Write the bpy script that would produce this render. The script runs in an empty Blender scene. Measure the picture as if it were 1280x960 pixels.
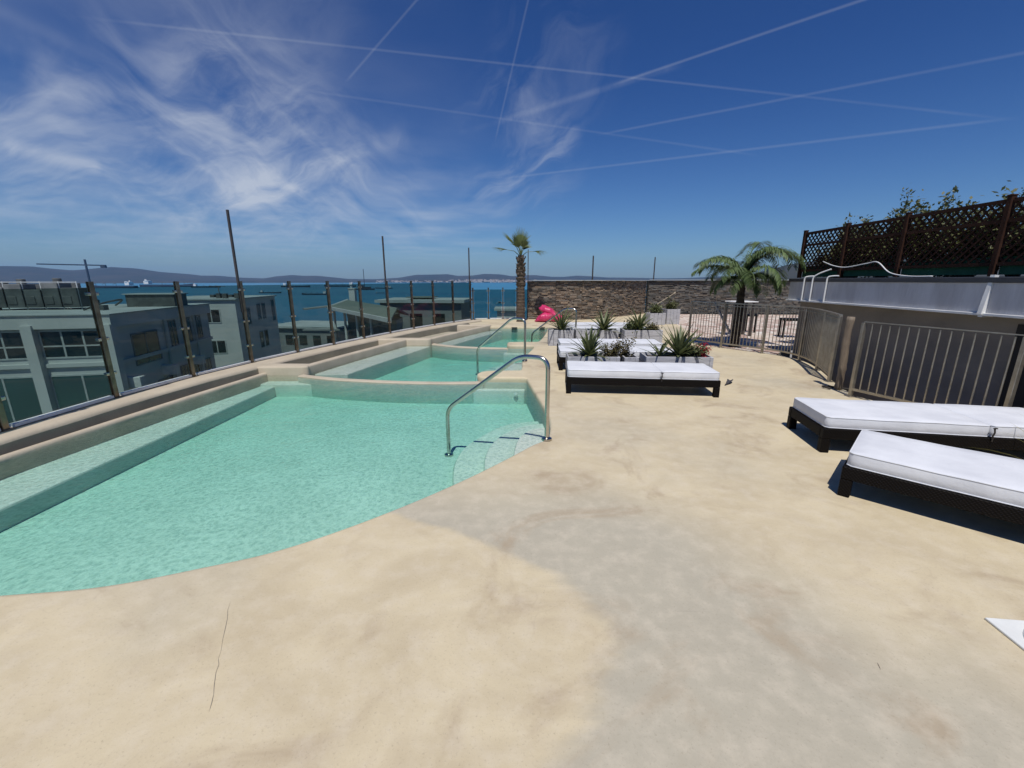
import bpy, bmesh, math, random
from mathutils import Vector, Matrix
R = random.Random(7)
sc = bpy.context.scene
COL = sc.collection
H = 1.5; FPX = 528.0; PITCH = math.radians(13.8)
SP, CP = math.sin(PITCH), math.cos(PITCH)

def G(u, v, z=0.0):
    """ground position (at height z) seen at a photo pixel; used only to measure the place"""
    x = (u - 640) / FPX; y = (480 - v) / FPX
    dz = -SP + y * CP; dy = CP + y * SP
    t = (z - H) / dz
    return (x * t, dy * t)

def aim(u, v):
    x = (u - 640) / FPX; y = (480 - v) / FPX
    return Vector((x, CP + y * SP, -SP + y * CP)).normalized()

# ------------------------------------------------------------------ materials
def nt(name):
    m = bpy.data.materials.new(name); m.use_nodes = True
    n = m.node_tree; n.nodes.clear()
    return m, n
def N(t, kind, **kw):
    n = t.nodes.new(kind)
    for k, v in kw.items():
        if k in n.inputs.keys() if isinstance(k, str) else False: n.inputs[k].default_value = v
        else: setattr(n, k, v)
    return n
def val(t, n, i, x):
    if isinstance(x, bpy.types.NodeSocket): t.links.new(x, n.inputs[i])
    else: n.inputs[i].default_value = x
def M(t, op, a, b=0.0, c=None, clamp=False):
    n = t.nodes.new('ShaderNodeMath'); n.operation = op; n.use_clamp = clamp
    val(t, n, 0, a); val(t, n, 1, b)
    if c is not None: val(t, n, 2, c)
    return n.outputs[0]
def SS(t, x, a, b):          # smoothstep a..b -> 0..1
    n = t.nodes.new('ShaderNodeMapRange'); n.interpolation_type = 'SMOOTHSTEP'
    val(t, n, 0, x); n.inputs[1].default_value = a; n.inputs[2].default_value = b
    n.inputs[3].default_value = 0; n.inputs[4].default_value = 1
    return n.outputs[0]
def MIX(t, f, a, b):
    n = t.nodes.new('ShaderNodeMix'); n.data_type = 'RGBA'
    val(t, n, 0, f)
    for i, x in ((6, a), (7, b)):
        if isinstance(x, bpy.types.NodeSocket): t.links.new(x, n.inputs[i])
        else: n.inputs[i].default_value = (x[0], x[1], x[2], 1)
    return n.outputs[2]
def NOISE(t, vec, scale, detail=4, rough=.55, dist=0.0):
    n = t.nodes.new('ShaderNodeTexNoise'); n.inputs['Scale'].default_value = scale
    n.inputs['Detail'].default_value = detail; n.inputs['Roughness'].default_value = rough
    n.inputs['Distortion'].default_value = dist
    if vec is not None: t.links.new(vec, n.inputs['Vector'])
    return n.outputs['Fac']
def MAPV(t, vec, scale=(1, 1, 1), rot=(0, 0, 0), loc=(0, 0, 0)):
    n = t.nodes.new('ShaderNodeMapping'); t.links.new(vec, n.inputs[0])
    n.inputs['Scale'].default_value = scale; n.inputs['Rotation'].default_value = rot; n.inputs['Location'].default_value = loc
    return n.outputs[0]
def BUMP(t, h, strength, dist=.01, normal=None):
    n = t.nodes.new('ShaderNodeBump'); n.inputs['Strength'].default_value = strength
    n.inputs['Distance'].default_value = dist; t.links.new(h, n.inputs['Height'])
    if normal is not None: t.links.new(normal, n.inputs['Normal'])
    return n.outputs[0]
def PRIN(t, col, rough=.6, metal=0.0, normal=None, spec=.5):
    p = t.nodes.new('ShaderNodeBsdfPrincipled')
    for k, x in (('Base Color', col), ('Roughness', rough), ('Metallic', metal), ('Specular IOR Level', spec)):
        if isinstance(x, bpy.types.NodeSocket): t.links.new(x, p.inputs[k])
        else: p.inputs[k].default_value = (*x[:3], 1) if k == 'Base Color' else x
    if normal is not None: t.links.new(normal, p.inputs['Normal'])
    return p
def OUT(t, surf=None, vol=None):
    o = t.nodes.new('ShaderNodeOutputMaterial')
    if surf is not None: t.links.new(surf, o.inputs['Surface'])
    if vol is not None: t.links.new(vol, o.inputs['Volume'])
def OBJ(t): return t.nodes.new('ShaderNodeTexCoord').outputs['Object']

def pmat(name, c1, c2=None, scale=6, rough=.6, metal=0.0, bump=.15, bscale=None, stretch=(1, 1, 1), spec=.5, fine=.25):
    m, t = nt(name)
    v = MAPV(t, OBJ(t), stretch)
    c2 = c2 or tuple(x * .75 for x in c1)
    a = NOISE(t, v, scale, 5); b = NOISE(t, v, scale * 9, 3)
    f = M(t, 'ADD', M(t, 'MULTIPLY', SS(t, a, .3, .7), 1 - fine), M(t, 'MULTIPLY', b, fine), clamp=True)
    bn = BUMP(t, NOISE(t, v, bscale or scale * 6, 4), bump, .02)
    p = PRIN(t, MIX(t, f, c1, c2), rough, metal, bn, spec)
    OUT(t, p.outputs[0]); return m

MT = {}
MT['steel'] = pmat('brushed_steel', (.62, .60, .56), (.40, .36, .30), 5, .22, 1.0, .04, 60, fine=.4)
MT['bronze_steel'] = pmat('tarnished_steel', (.30, .25, .19), (.12, .095, .075), 9, .32, 1.0, .08, 40, fine=.4)
MT['dull_rail'] = pmat('weathered_metal_rail', (.46, .42, .35), (.28, .25, .20), 7, .42, .85, .1, 40, fine=.4)
MT['dark_pole'] = pmat('dark_pole_paint', (.075, .06, .055), (.045, .038, .036), 8, .5)
MT['white'] = pmat('white_paint', (.78, .78, .77), (.62, .62, .61), 4, .55, 0, .08)
MT['cushion'] = pmat('white_canvas', (.67, .685, .715), (.57, .585, .62), 3.5, .85, 0, .5, 5, fine=.2)
MT['strap'] = pmat('dark_cord', (.03, .025, .022), None, 30, .8)
MT['soil'] = pmat('dark_soil', (.06, .045, .03), (.03, .022, .015), 30, .95, 0, .5)
MT['kerb'] = pmat('cream_render', (.50, .435, .335), (.40, .345, .26), 2.5, .75, 0, .14, 30, fine=.35)
MT['gutter'] = pmat('stained_shaded_gutter_render', (.40, .37, .275), (.29, .265, .20), 2.0, .8, 0, .2, 25, fine=.35)  # algae stain plus the trough's shade, put into a darker colour
MT['facade'] = pmat('grey_white_render', (.66, .67, .65), (.55, .56, .545), .35, .85, 0, .05, 4)
MT['facade_dim'] = pmat('grey_render', (.27, .29, .29), (.21, .225, .225), .35, .85, 0, .05, 4)
MT['roofing'] = pmat('roof_membrane', (.50, .54, .54), (.36, .40, .40), .5, .8)
MT['dark_window'] = pmat('window_glass', (.012, .018, .02), (.03, .04, .042), .4, .08, 0, .02, .8, spec=.7)
MT['teal_window'] = pmat('shopfront_glass', (.07, .13, .13), (.05, .095, .1), .5, .12, 0, .02, .8)
MT['wframe'] = pmat('window_frame_paint', (.55, .58, .57), None, 3, .5)
MT['equip'] = pmat('roof_machinery', (.16, .17, .165), (.07, .075, .075), 1.5, .6)
MT['green_roof'] = pmat('green_grey_roof_sheet', (.20, .235, .20), (.15, .18, .155), .7, .6, stretch=(1, 6, 1))
MT['hull'] = pmat('ship_hull_paint', (.035, .045, .06), (.02, .025, .04), .1, .6)
MT['shipwhite'] = pmat('ship_white', (.75, .75, .73), None, .3, .6)
MT['quay'] = pmat('quay_concrete', (.32, .30, .26), (.22, .205, .18), .15, .9)
MT['black'] = pmat('black_void', (.006, .006, .007), (.01, .01, .011), 3, .7)
MT['capdark'] = pmat('dark_flashing', (.05, .052, .06), (.035, .036, .042), 2, .6)
MT['lattice'] = pmat('dark_stained_timber', (.050, .024, .016), (.032, .015, .010), 6, .85, 0, .2, 40, spec=.1)
MT['green_screen'] = pmat('green_screening', (.02, .11, .05), (.012, .07, .032), 5, .8, 0, .3)
MT['trunk'] = pmat('palm_bark', (.13, .095, .065), (.05, .036, .026), 9, .95, 0, .9, 30, stretch=(1, 1, 2.2))
MT['trunk_dark'] = pmat('dark_palm_bark', (.06, .045, .034), (.025, .018, .014), 9, .95, 0, .9, 30, stretch=(1, 1, 2.2))
MT['post'] = pmat('weathered_brown_post', (.24, .19, .135), (.10, .075, .055), 5, .7, 0, .35, 22, stretch=(3, 3, .5))
MT['pink'] = pmat('pink_vinyl', (.60, .035, .14), (.46, .025, .105), 4, .45, 0, .25, 6)
MT['red'] = pmat('red_petals', (.38, .012, .02), (.24, .008, .014), 20, .6)
MT['skim'] = pmat('white_plastic', (.78, .79, .76), (.68, .69, .66), 5, .4, 0, .05)
MT['inlet_plastic'] = pmat('inlet_fitting', (.72, .74, .72), None, 20, .3)  # pale plastic of the inlet fittings
MT['slot'] = pmat('skimmer_slot', (.02, .03, .028), None, 10, .7)
MT['concrete'] = pmat('grey_brown_wall', (.27, .24, .205), (.19, .168, .145), 1.2, .85, 0, .25, 16, stretch=(1, 1, 2))  # plain grey-brown wall colour, lightly mottled
MT['parapet'] = pmat('whitewashed_parapet', (.60, .60, .62), (.42, .41, .42), 1.6, .85, 0, .3, 14, stretch=(1, 3.2, .7), fine=.35)
MT['leafdry'] = pmat('dried_leaf', (.06, .058, .065), None, 30, .8)
MT['grate'] = pmat('grey_timber_pole', (.35, .29, .2), None, 12, .8)

def leafmat(name, c1, c2, trans=.25, scale=3.0):
    m, t = nt(name)
    a = NOISE(t, OBJ(t), scale, 3)
    geo = t.nodes.new('ShaderNodeNewGeometry')
    f = M(t, 'ADD', M(t, 'MULTIPLY', a, .5), M(t, 'MULTIPLY', geo.outputs['Random Per Island'], .55), clamp=True)
    c = MIX(t, f, c1, c2)
    p = PRIN(t, c, .5, 0, None, .4)
    tr = t.nodes.new('ShaderNodeBsdfTranslucent'); t.links.new(c, tr.inputs[0])
    mx = t.nodes.new('ShaderNodeMixShader'); mx.inputs[0].default_value = trans
    t.links.new(p.outputs[0], mx.inputs[1]); t.links.new(tr.outputs[0], mx.inputs[2])
    OUT(t, mx.outputs[0]); return m
MT['yucca'] = leafmat('yucca_leaf', (.05, .085, .028), (.19, .20, .085))
MT['succulent'] = leafmat('bronze_succulent_leaf', (.11, .07, .035), (.13, .13, .045), scale=9)
MT['palmleaf'] = leafmat('palm_leaflet', (.055, .105, .038), (.19, .25, .10))
MT['fanleaf'] = leafmat('fan_palm_leaf', (.06, .10, .03), (.21, .23, .085))
MT['shrub'] = leafmat('shrub_leaf', (.055, .075, .026), (.17, .17, .07))
MT['grassblade'] = leafmat('yellow_green_blade', (.22, .20, .05), (.30, .26, .09))

def deck_material():
    m, t = nt('beige_microcement')
    o = OBJ(t)
    big = NOISE(t, MAPV(t, o, (.36, .36, 1), loc=(3.1, .7, 0)), 1.0, 5, .55, .4)
    mid = NOISE(t, MAPV(t, o, (1, 1.4, 1)), 1.5, 6, .62, .7)
    fine = NOISE(t, o, 9, 6, .65)
    speck = NOISE(t, o, 85, 4, .75)
    sep = t.nodes.new('ShaderNodeSeparateXYZ'); t.links.new(o, sep.inputs[0])
    # a greyer, worn patch of the coating right of the middle, with a lobed edge
    yv = M(t, 'SUBTRACT', sep.outputs[1], 1.5)
    bx = M(t, 'SUBTRACT', .36, M(t, 'MULTIPLY', M(t, 'MULTIPLY', yv, yv), 1.15))
    ex = M(t, 'ADD', M(t, 'SUBTRACT', sep.outputs[0], bx), M(t, 'MULTIPLY', M(t, 'SUBTRACT', mid, .5), .45))
    rt = M(t, 'ADD', M(t, 'ADD', sep.outputs[0], M(t, 'MULTIPLY', sep.outputs[1], .62)), M(t, 'MULTIPLY', M(t, 'SUBTRACT', big, .5), 1.6))
    g = M(t, 'MULTIPLY', SS(t, ex, -.05, .12), M(t, 'SUBTRACT', 1.0, SS(t, rt, 2.2, 3.1)))
    g = M(t, 'MULTIPLY', g, M(t, 'SUBTRACT', 1.0, SS(t, sep.outputs[1], 2.3, 3.4)))
    g = M(t, 'MAXIMUM', M(t, 'MULTIPLY', g, .80), M(t, 'MULTIPLY', SS(t, big, .50, .72), .5))
    c = MIX(t, SS(t, mid, .3, .72), (.595, .510, .345), (.495, .415, .275))
    c = MIX(t, g, c, (.385, .360, .290))
    c = MIX(t, M(t, 'MULTIPLY', SS(t, NOISE(t, MAPV(t, o, (.8, .8, 1), loc=(9, 4, 0)), 1.6, 5, .6, 1.2), .50, .72), .75), c, (.365, .285, .19))
    c = MIX(t, M(t, 'MULTIPLY', SS(t, fine, .40, .75), .38), c, (.63, .56, .44))
    c = MIX(t, M(t, 'MULTIPLY', SS(t, speck, .54, .72), .36), c, (.22, .18, .13))
    # hairline scuffs
    w = t.nodes.new('ShaderNodeTexVoronoi'); w.feature = 'DISTANCE_TO_EDGE'; w.inputs['Scale'].default_value = 1.1
    vv = t.nodes.new('ShaderNodeVectorMath'); vv.operation = 'ADD'
    nz = t.nodes.new('ShaderNodeTexNoise'); nz.inputs['Scale'].default_value = 2.2; t.links.new(o, nz.inputs['Vector'])
    t.links.new(o, vv.inputs[0]); t.links.new(nz.outputs['Color'], vv.inputs[1]); t.links.new(vv.outputs[0], w.inputs['Vector'])
    ln = M(t, 'MULTIPLY', M(t, 'SUBTRACT', 1.0, SS(t, w.outputs['Distance'], 0.0, .006)), SS(t, NOISE(t, o, .9, 2), .5, .62))
    c = MIX(t, M(t, 'MULTIPLY', ln, .10), c, (.24, .19, .14))
    sc2 = M(t, 'MULTIPLY', SS(t, NOISE(t, MAPV(t, o, (1.2, 26, 1), (0, 0, .6)), 1.0, 4, .6), .66, .72), SS(t, NOISE(t, o, .7, 2), .45, .6))
    c = MIX(t, M(t, 'MULTIPLY', sc2, .22), c, (.27, .24, .2))
    b1 = BUMP(t, fine, .12, .012); b2 = BUMP(t, speck, .25, .0025, b1)
    p = PRIN(t, c, M(t, 'ADD', .52, M(t, 'MULTIPLY', fine, .25)), 0, b2, .35)
    OUT(t, p.outputs[0]); return m
MT['deck'] = deck_material()

def pool_material():
    m, t = nt('pale_pool_plaster')
    o = OBJ(t)
    a = NOISE(t, o, 1.6, 5, .6); b = NOISE(t, o, 60, 3, .7)
    c = MIX(t, SS(t, a, .3, .7), (.60, .63, .58), (.53, .57, .52))
    c = MIX(t, M(t, 'MULTIPLY', SS(t, b, .55, .7), .35), c, (.38, .42, .36))
    p = PRIN(t, c, .8, 0, BUMP(t, b, .2, .004), .3)
    OUT(t, p.outputs[0]); return m
MT['pool'] = pool_material()
MT['tread'] = pmat('pale_step_plaster', (.66, .66, .60), (.58, .59, .53), 3, .8, 0, .1, 40)  # paleness of the shallow water over the treads put into the colour
MT['poolwall'] = pmat('shaded_pool_wall_plaster', (.40, .475, .405), (.33, .40, .345), 1.6, .8, 0, .12, 40)  # darker copy of the pool plaster, shade of upright faces put into the colour

def SCHLICK(t, f0, normal=None):
    lw = t.nodes.new('ShaderNodeNewGeometry'); d = t.nodes.new('ShaderNodeVectorMath'); d.operation = 'DOT_PRODUCT'
    t.links.new(lw.outputs['Incoming'], d.inputs[0]); t.links.new(normal if normal is not None else lw.outputs['Normal'], d.inputs[1])
    c = M(t, 'MINIMUM', M(t, 'ABSOLUTE', d.outputs['Value']), 1.0)
    return M(t, 'ADD', f0, M(t, 'MULTIPLY', M(t, 'POWER', M(t, 'SUBTRACT', 1.0, c), 5.0), 1 - f0))
def water_material():
    m, t = nt('pool_water')
    o = OBJ(t)
    nz = t.nodes.new('ShaderNodeTexNoise'); nz.inputs['Scale'].default_value = 3.2; nz.inputs['Detail'].default_value = 3
    t.links.new(o, nz.inputs['Vector'])
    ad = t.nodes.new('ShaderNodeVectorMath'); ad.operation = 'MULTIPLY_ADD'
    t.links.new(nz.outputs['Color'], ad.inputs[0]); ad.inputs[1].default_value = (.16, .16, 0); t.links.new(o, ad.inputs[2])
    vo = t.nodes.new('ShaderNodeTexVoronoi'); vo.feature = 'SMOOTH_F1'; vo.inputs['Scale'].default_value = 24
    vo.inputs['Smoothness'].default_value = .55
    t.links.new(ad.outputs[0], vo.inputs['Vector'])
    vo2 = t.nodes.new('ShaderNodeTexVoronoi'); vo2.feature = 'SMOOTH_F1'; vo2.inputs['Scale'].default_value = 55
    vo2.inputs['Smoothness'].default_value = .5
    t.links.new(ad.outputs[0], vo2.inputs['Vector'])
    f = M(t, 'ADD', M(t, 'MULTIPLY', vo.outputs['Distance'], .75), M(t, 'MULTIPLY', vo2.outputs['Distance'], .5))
    lens = SS(t, f, .22, .78)          # painted caustics: cell pattern tints the transmission to imitate ripple-focused light
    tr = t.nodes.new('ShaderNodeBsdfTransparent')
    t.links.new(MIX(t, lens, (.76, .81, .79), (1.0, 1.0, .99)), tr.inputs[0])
    h = M(t, 'ADD', M(t, 'MULTIPLY', f, .6), M(t, 'MULTIPLY', NOISE(t, MAPV(t, o, (1, 1.6, 1)), 2.2, 3), 1.4))
    bn = BUMP(t, h, .22, .05)
    gl = t.nodes.new('ShaderNodeBsdfGlossy'); gl.inputs['Roughness'].default_value = .03; t.links.new(bn, gl.inputs['Normal'])
    mx = t.nodes.new('ShaderNodeMixShader'); t.links.new(SCHLICK(t, .02, bn), mx.inputs[0])
    t.links.new(tr.outputs[0], mx.inputs[1]); t.links.new(gl.outputs[0], mx.inputs[2])
    va = t.nodes.new('ShaderNodeVolumeAbsorption'); va.inputs['Color'].default_value = (.37, .92, .82, 1); va.inputs['Density'].default_value = 1.0
    OUT(t, mx.outputs[0], va.outputs[0]); return m
MT['water'] = water_material()

def glass_material(name, tint, rough=.01):
    m, t = nt(name)
    smudge = NOISE(t, MAPV(t, OBJ(t), (1, 1, 1)), 1.3, 4)
    tr = t.nodes.new('ShaderNodeBsdfTransparent'); t.links.new(MIX(t, smudge, tint, tuple(x * .9 for x in tint)), tr.inputs[0])
    gl = t.nodes.new('ShaderNodeBsdfGlossy'); gl.inputs['Roughness'].default_value = rough
    mx = t.nodes.new('ShaderNodeMixShader'); t.links.new(M(t, 'MULTIPLY', SCHLICK(t, .03), .55), mx.inputs[0])
    t.links.new(tr.outputs[0], mx.inputs[1]); t.links.new(gl.outputs[0], mx.inputs[2])
    OUT(t, mx.outputs[0]); return m
MT['glass'] = glass_material('tinted_fence_glass', (.57, .66, .64))

def sea_material():
    m, t = nt('sea_water'); o = OBJ(t)
    h = M(t, 'ADD', NOISE(t, MAPV(t, o, (.35, .6, 1)), 1.0, 6, .7), M(t, 'MULTIPLY', NOISE(t, MAPV(t, o, (.03, .08, 1)), 1.0, 3), 2.0))
    streak = NOISE(t, MAPV(t, o, (.0012, .006, 1), (0, 0, -.3)), 1.0, 4)
    c = MIX(t, SS(t, streak, .35, .65), (.020, .145, .255), (.030, .180, .285))
    p = PRIN(t, c, .35, 0, BUMP(t, h, .6, .5), .35)
    OUT(t, p.outputs[0]); return m
MT['sea'] = sea_material()

def hill_material():
    m, t = nt('dry_hillside'); o = OBJ(t)
    a = NOISE(t, o, .0022, 8, .65)
    c = MIX(t, SS(t, a, .35, .65), (.016, .026, .026), (.040, .042, .038))
    p = PRIN(t, c, .95); OUT(t, p.outputs[0]); return m
MT['hill'] = hill_material()

def stone_material(name, mul):
    m, t = nt(name)
    at = t.nodes.new('ShaderNodeAttribute'); at.attribute_name = 'tone'
    n = NOISE(t, MAPV(t, OBJ(t), (1, 1, 3)), 14, 5, .7)
    c = MIX(t, n, tuple(.55 * x for x in mul), tuple(1.45 * x for x in mul))
    mm = t.nodes.new('ShaderNodeMix'); mm.data_type = 'RGBA'; mm.blend_type = 'MULTIPLY'; mm.inputs[0].default_value = 1
    t.links.new(c, mm.inputs[6]); t.links.new(at.outputs['Color'], mm.inputs[7])
    p = PRIN(t, mm.outputs[2], .85, 0, BUMP(t, n, .6, .02)); OUT(t, p.outputs[0]); return m
MT['stone_brown'] = stone_material('brown_slate_cladding', (.185, .148, .112))
MT['stone_grey'] = stone_material('grey_slate_cladding', (.115, .104, .090))

def wood_planter_material():
    m, t = nt('whitewashed_planks'); o = OBJ(t)
    g = NOISE(t, MAPV(t, o, (3, 3, 40)), 1.5, 6, .7)
    n = NOISE(t, o, 5, 4)
    c = MIX(t, SS(t, g, .35, .7), (.46, .46, .48), (.27, .27, .29))
    c = MIX(t, M(t, 'MULTIPLY', SS(t, n, .5, .8), .4), c, (.62, .62, .63))
    p = PRIN(t, c, .85, 0, BUMP(t, g, .3, .004)); OUT(t, p.outputs[0]); return m
MT['planks'] = wood_planter_material()

def rattan_material():
    m, t = nt('dark_rattan_weave'); o = OBJ(t)
    w1 = t.nodes.new('ShaderNodeTexWave'); w1.inputs['Scale'].default_value = 28; w1.bands_direction = 'DIAGONAL'; t.links.new(o, w1.inputs['Vector'])
    w2 = t.nodes.new('ShaderNodeTexWave'); w2.inputs['Scale'].default_value = 28; w2.bands_direction = 'Z'; t.links.new(o, w2.inputs['Vector'])
    h = M(t, 'MULTIPLY', w1.outputs['Fac'], w2.outputs['Fac'])
    c = MIX(t, h, (.003, .0024, .0022), (.009, .006, .005))
    p = PRIN(t, c, .6, 0, BUMP(t, h, .5, .006), .12); OUT(t, p.outputs[0]); return m
MT['rattan'] = rattan_material()

def paving_material():
    m, t = nt('crazy_paving'); o = OBJ(t)
    v = t.nodes.new('ShaderNodeTexVoronoi'); v.inputs['Scale'].default_value = 2.6; t.links.new(o, v.inputs['Vector'])
    e = t.nodes.new('ShaderNodeTexVoronoi'); e.feature = 'DISTANCE_TO_EDGE'; e.inputs['Scale'].default_value = 2.6; t.links.new(o, e.inputs['Vector'])
    sp = t.nodes.new('ShaderNodeSeparateColor'); t.links.new(v.outputs['Color'], sp.inputs[0])
    c = MIX(t, sp.outputs[0], (.44, .32, .25), (.62, .54, .45))
    c = MIX(t, M(t, 'MULTIPLY', SS(t, sp.outputs[1], .55, .75), .7), c, (.30, .17, .13))
    c = MIX(t, SS(t, e.outputs['Distance'], .015, .05), (.66, .62, .56), c)
    p = PRIN(t, c, .8, 0, BUMP(t, e.outputs['Distance'], .3, .01)); OUT(t, p.outputs[0]); return m
MT['paving'] = paving_material()

# ------------------------------------------------------------------ mesh helpers
class MB:
    def __init__(s): s.v = []; s.f = []
    def add(s, vs, fs):
        o = len(s.v); s.v += [tuple(x) for x in vs]; s.f += [tuple(i + o for i in f) for f in fs]
    def box(s, c, d, rz=0.0, rx=0.0, ry=0.0):
        m = Matrix.Translation(c) @ Matrix.Rotation(rz, 4, 'Z') @ Matrix.Rotation(ry, 4, 'Y') @ Matrix.Rotation(rx, 4, 'X')
        h = [x / 2 for x in d]
        vs = [m @ Vector((x * h[0], y * h[1], z * h[2])) for x in (-1, 1) for y in (-1, 1) for z in (-1, 1)]
        s.add(vs, [(0, 1, 3, 2), (4, 6, 7, 5), (0, 4, 5, 1), (2, 3, 7, 6), (0, 2, 6, 4), (1, 5, 7, 3)])
    def beam(s, a, b, w, h, up=(0, 0, 1)):
        a, b = Vector(a), Vector(b); d = (b - a).normalized(); up = Vector(up)
        if abs(d.dot(up)) > .98: up = Vector((0, 1, 0))
        x = d.cross(up).normalized(); y = x.cross(d)
        vs = [p + x * (i * w / 2) + y * (j * h / 2) for p in (a, b) for i in (-1, 1) for j in (-1, 1)]
        s.add(vs, [(0, 1, 3, 2), (4, 6, 7, 5), (0, 4, 5, 1), (2, 3, 7, 6), (0, 2, 6, 4), (1, 5, 7, 3)])
    def tube(s, pts, r, n=10, cap=True):
        pts = [Vector(p) for p in pts]; rs = r if isinstance(r, (list, tuple)) else [r] * len(pts)
        rings = []; x = None
        for i, p in enumerate(pts):
            d = (pts[min(i + 1, len(pts) - 1)] - pts[max(i - 1, 0)]).normalized()
            if x is None:
                x = d.cross(Vector((0, 0, 1)))
                if x.length < .1: x = d.cross(Vector((0, 1, 0)))
            x = (x - d * x.dot(d)).normalized(); y = d.cross(x)
            rings.append([p + (x * math.cos(a) + y * math.sin(a)) * rs[i] for a in [2 * math.pi * k / n for k in range(n)]])
        fs = []
        for i in range(len(pts) - 1):
            for k in range(n):
                k2 = (k + 1) % n; fs.append((i * n + k, i * n + k2, (i + 1) * n + k2, (i + 1) * n + k))
        if cap: fs += [tuple(range(n))[::-1], tuple((len(pts) - 1) * n + k for k in range(n))]
        s.add([q for r_ in rings for q in r_], fs)
    def prism(s, poly, z0, z1):
        n = len(poly); vs = [(x, y, z0) for x, y in poly] + [(x, y, z1) for x, y in poly]
        s.add(vs, [tuple(range(n))[::-1], tuple(range(n, 2 * n))] + [(i, (i + 1) % n, n + (i + 1) % n, n + i) for i in range(n)])
    def grid(s, rows):
        w = len(rows[0]); s.add([p for r in rows for p in r],
            [(i * w + j, i * w + j + 1, (i + 1) * w + j + 1, (i + 1) * w + j) for i in range(len(rows) - 1) for j in range(w - 1)])
    def disc(s, c, r, z, n=20, h=.01):
        s.prism([(c[0] + r * math.cos(2 * math.pi * k / n), c[1] + r * math.sin(2 * math.pi * k / n)) for k in range(n)], z, z + h)
    def build(s, name, mat, parent=None, smooth=False, bevel=0, seg=2, fixn=True, local=False):
        me = bpy.data.meshes.new(name); vs = s.v
        if parent is not None and not local:
            inv = world_of(parent).inverted(); vs = [tuple(inv @ Vector(p)) for p in s.v]
        me.from_pydata(vs, [], s.f)
        if bevel or fixn:
            bm = bmesh.new(); bm.from_mesh(me)
            if fixn: bmesh.ops.recalc_face_normals(bm, faces=bm.faces)
            if bevel:
                es = [e for e in bm.edges if len(e.link_faces) == 2 and e.calc_face_angle(0) > .5]
                bmesh.ops.bevel(bm, geom=es, offset=bevel, segments=seg, affect='EDGES', profile=.5)
            bm.to_mesh(me); bm.free()
        if smooth:
            for p in me.polygons: p.use_smooth = True
            if smooth == 'auto':
                me.set_sharp_from_angle(angle=math.radians(40))
        me.materials.append(mat)
        o = bpy.data.objects.new(name, me); COL.objects.link(o)
        if parent is not None: o.parent = parent
        return o
def world_of(o):
    m = Matrix.LocRotScale(o.location, o.rotation_euler, o.scale)
    return (world_of(o.parent) @ m) if o.parent else m
def tag(o, label, cat, group=None, kind=None):
    if label: o['label'] = label
    if cat: o['category'] = cat
    if group: o['group'] = group
    if kind: o['kind'] = kind
    return o
def struct(o): o['kind'] = 'structure'; return o
def empty(name, loc, label, cat, group=None, rz=0.0):
    o = bpy.data.objects.new(name, None); COL.objects.link(o); o.location = loc; o.rotation_euler = (0, 0, rz)
    o.empty_display_size = .1
    return tag(o, label, cat, group)
def copy_tree(o, parent=None):
    c = o.copy(); COL.objects.link(c); c.parent = parent
    for ch in list(o.children): copy_tree(ch, c)
    return c
def catmull(pts, n=6):
    out = []
    for i in range(len(pts) - 1):
        p0 = Vector(pts[max(i - 1, 0)]); p1 = Vector(pts[i]); p2 = Vector(pts[i + 1]); p3 = Vector(pts[min(i + 2, len(pts) - 1)])
        for k in range(n):
            t = k / n
            out.append(.5 * (2 * p1 + (p2 - p0) * t + (2 * p0 - 5 * p1 + 4 * p2 - p3) * t * t + (3 * p1 - p0 - 3 * p2 + p3) * t ** 3))
    out.append(Vector(pts[-1])); return out
def lerp_y(pts, y):
    for a, b in zip(pts, pts[1:]):
        if y <= b[1] or b is pts[-1]:
            return a[0] + (b[0] - a[0]) * (y - a[1]) / (b[1] - a[1])

# ------------------------------------------------------------------ camera, sky, sun
cam = bpy.data.cameras.new('camera'); co = bpy.data.objects.new('camera', cam); COL.objects.link(co)
co.location = (0, 0, H); co.rotation_euler = (math.pi / 2 - PITCH, 0, 0)
cam.sensor_width = 36; cam.lens = FPX / 1280 * 36; cam.clip_start = .05; cam.clip_end = 60000
sc.camera = co
EL = math.radians(63); sh = Vector((.13, .99)).normalized()
sdir = Vector((sh.x * math.cos(EL), sh.y * math.cos(EL), -math.sin(EL)))
sl = bpy.data.lights.new('sun', 'SUN'); sl.energy = 4.0; sl.angle = math.radians(.53); sl.color = (1.0, .955, .89)
so = bpy.data.objects.new('sun', sl); COL.objects.link(so); so.rotation_euler = sdir.to_track_quat('-Z', 'Y').to_euler(); so.location = (0, 0, 40)
W = bpy.data.worlds.new('World'); sc.world = W; W.use_nodes = True
t = W.node_tree; t.nodes.clear()
sky = t.nodes.new('ShaderNodeTexSky'); sky.sky_type = 'NISHITA'; sky.sun_disc = False
sky.sun_elevation = EL; sky.sun_rotation = math.atan2(-sdir.x, -sdir.y)
sky.altitude = 300; sky.air_density = 1.0; sky.dust_density = .6; sky.ozone_density = 3.0
D = t.nodes.new('ShaderNodeTexCoord').outputs['Generated']
def DOT(v):
    n = t.nodes.new('ShaderNodeVectorMath'); n.operation = 'DOT_PRODUCT'; t.links.new(D, n.inputs[0]); n.inputs[1].default_value = v
    return n.outputs['Value']
sx = t.nodes.new('ShaderNodeSeparateXYZ'); t.links.new(D, sx.inputs[0])
zc = M(t, 'MAXIMUM', sx.outputs[2], .03)
cx = t.nodes.new('ShaderNodeCombineXYZ')
t.links.new(M(t, 'DIVIDE', sx.outputs[0], zc), cx.inputs[0]); t.links.new(M(t, 'DIVIDE', sx.outputs[1], zc), cx.inputs[1])
PL = cx.outputs[0]                                    # position on the high cloud layer
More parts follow.
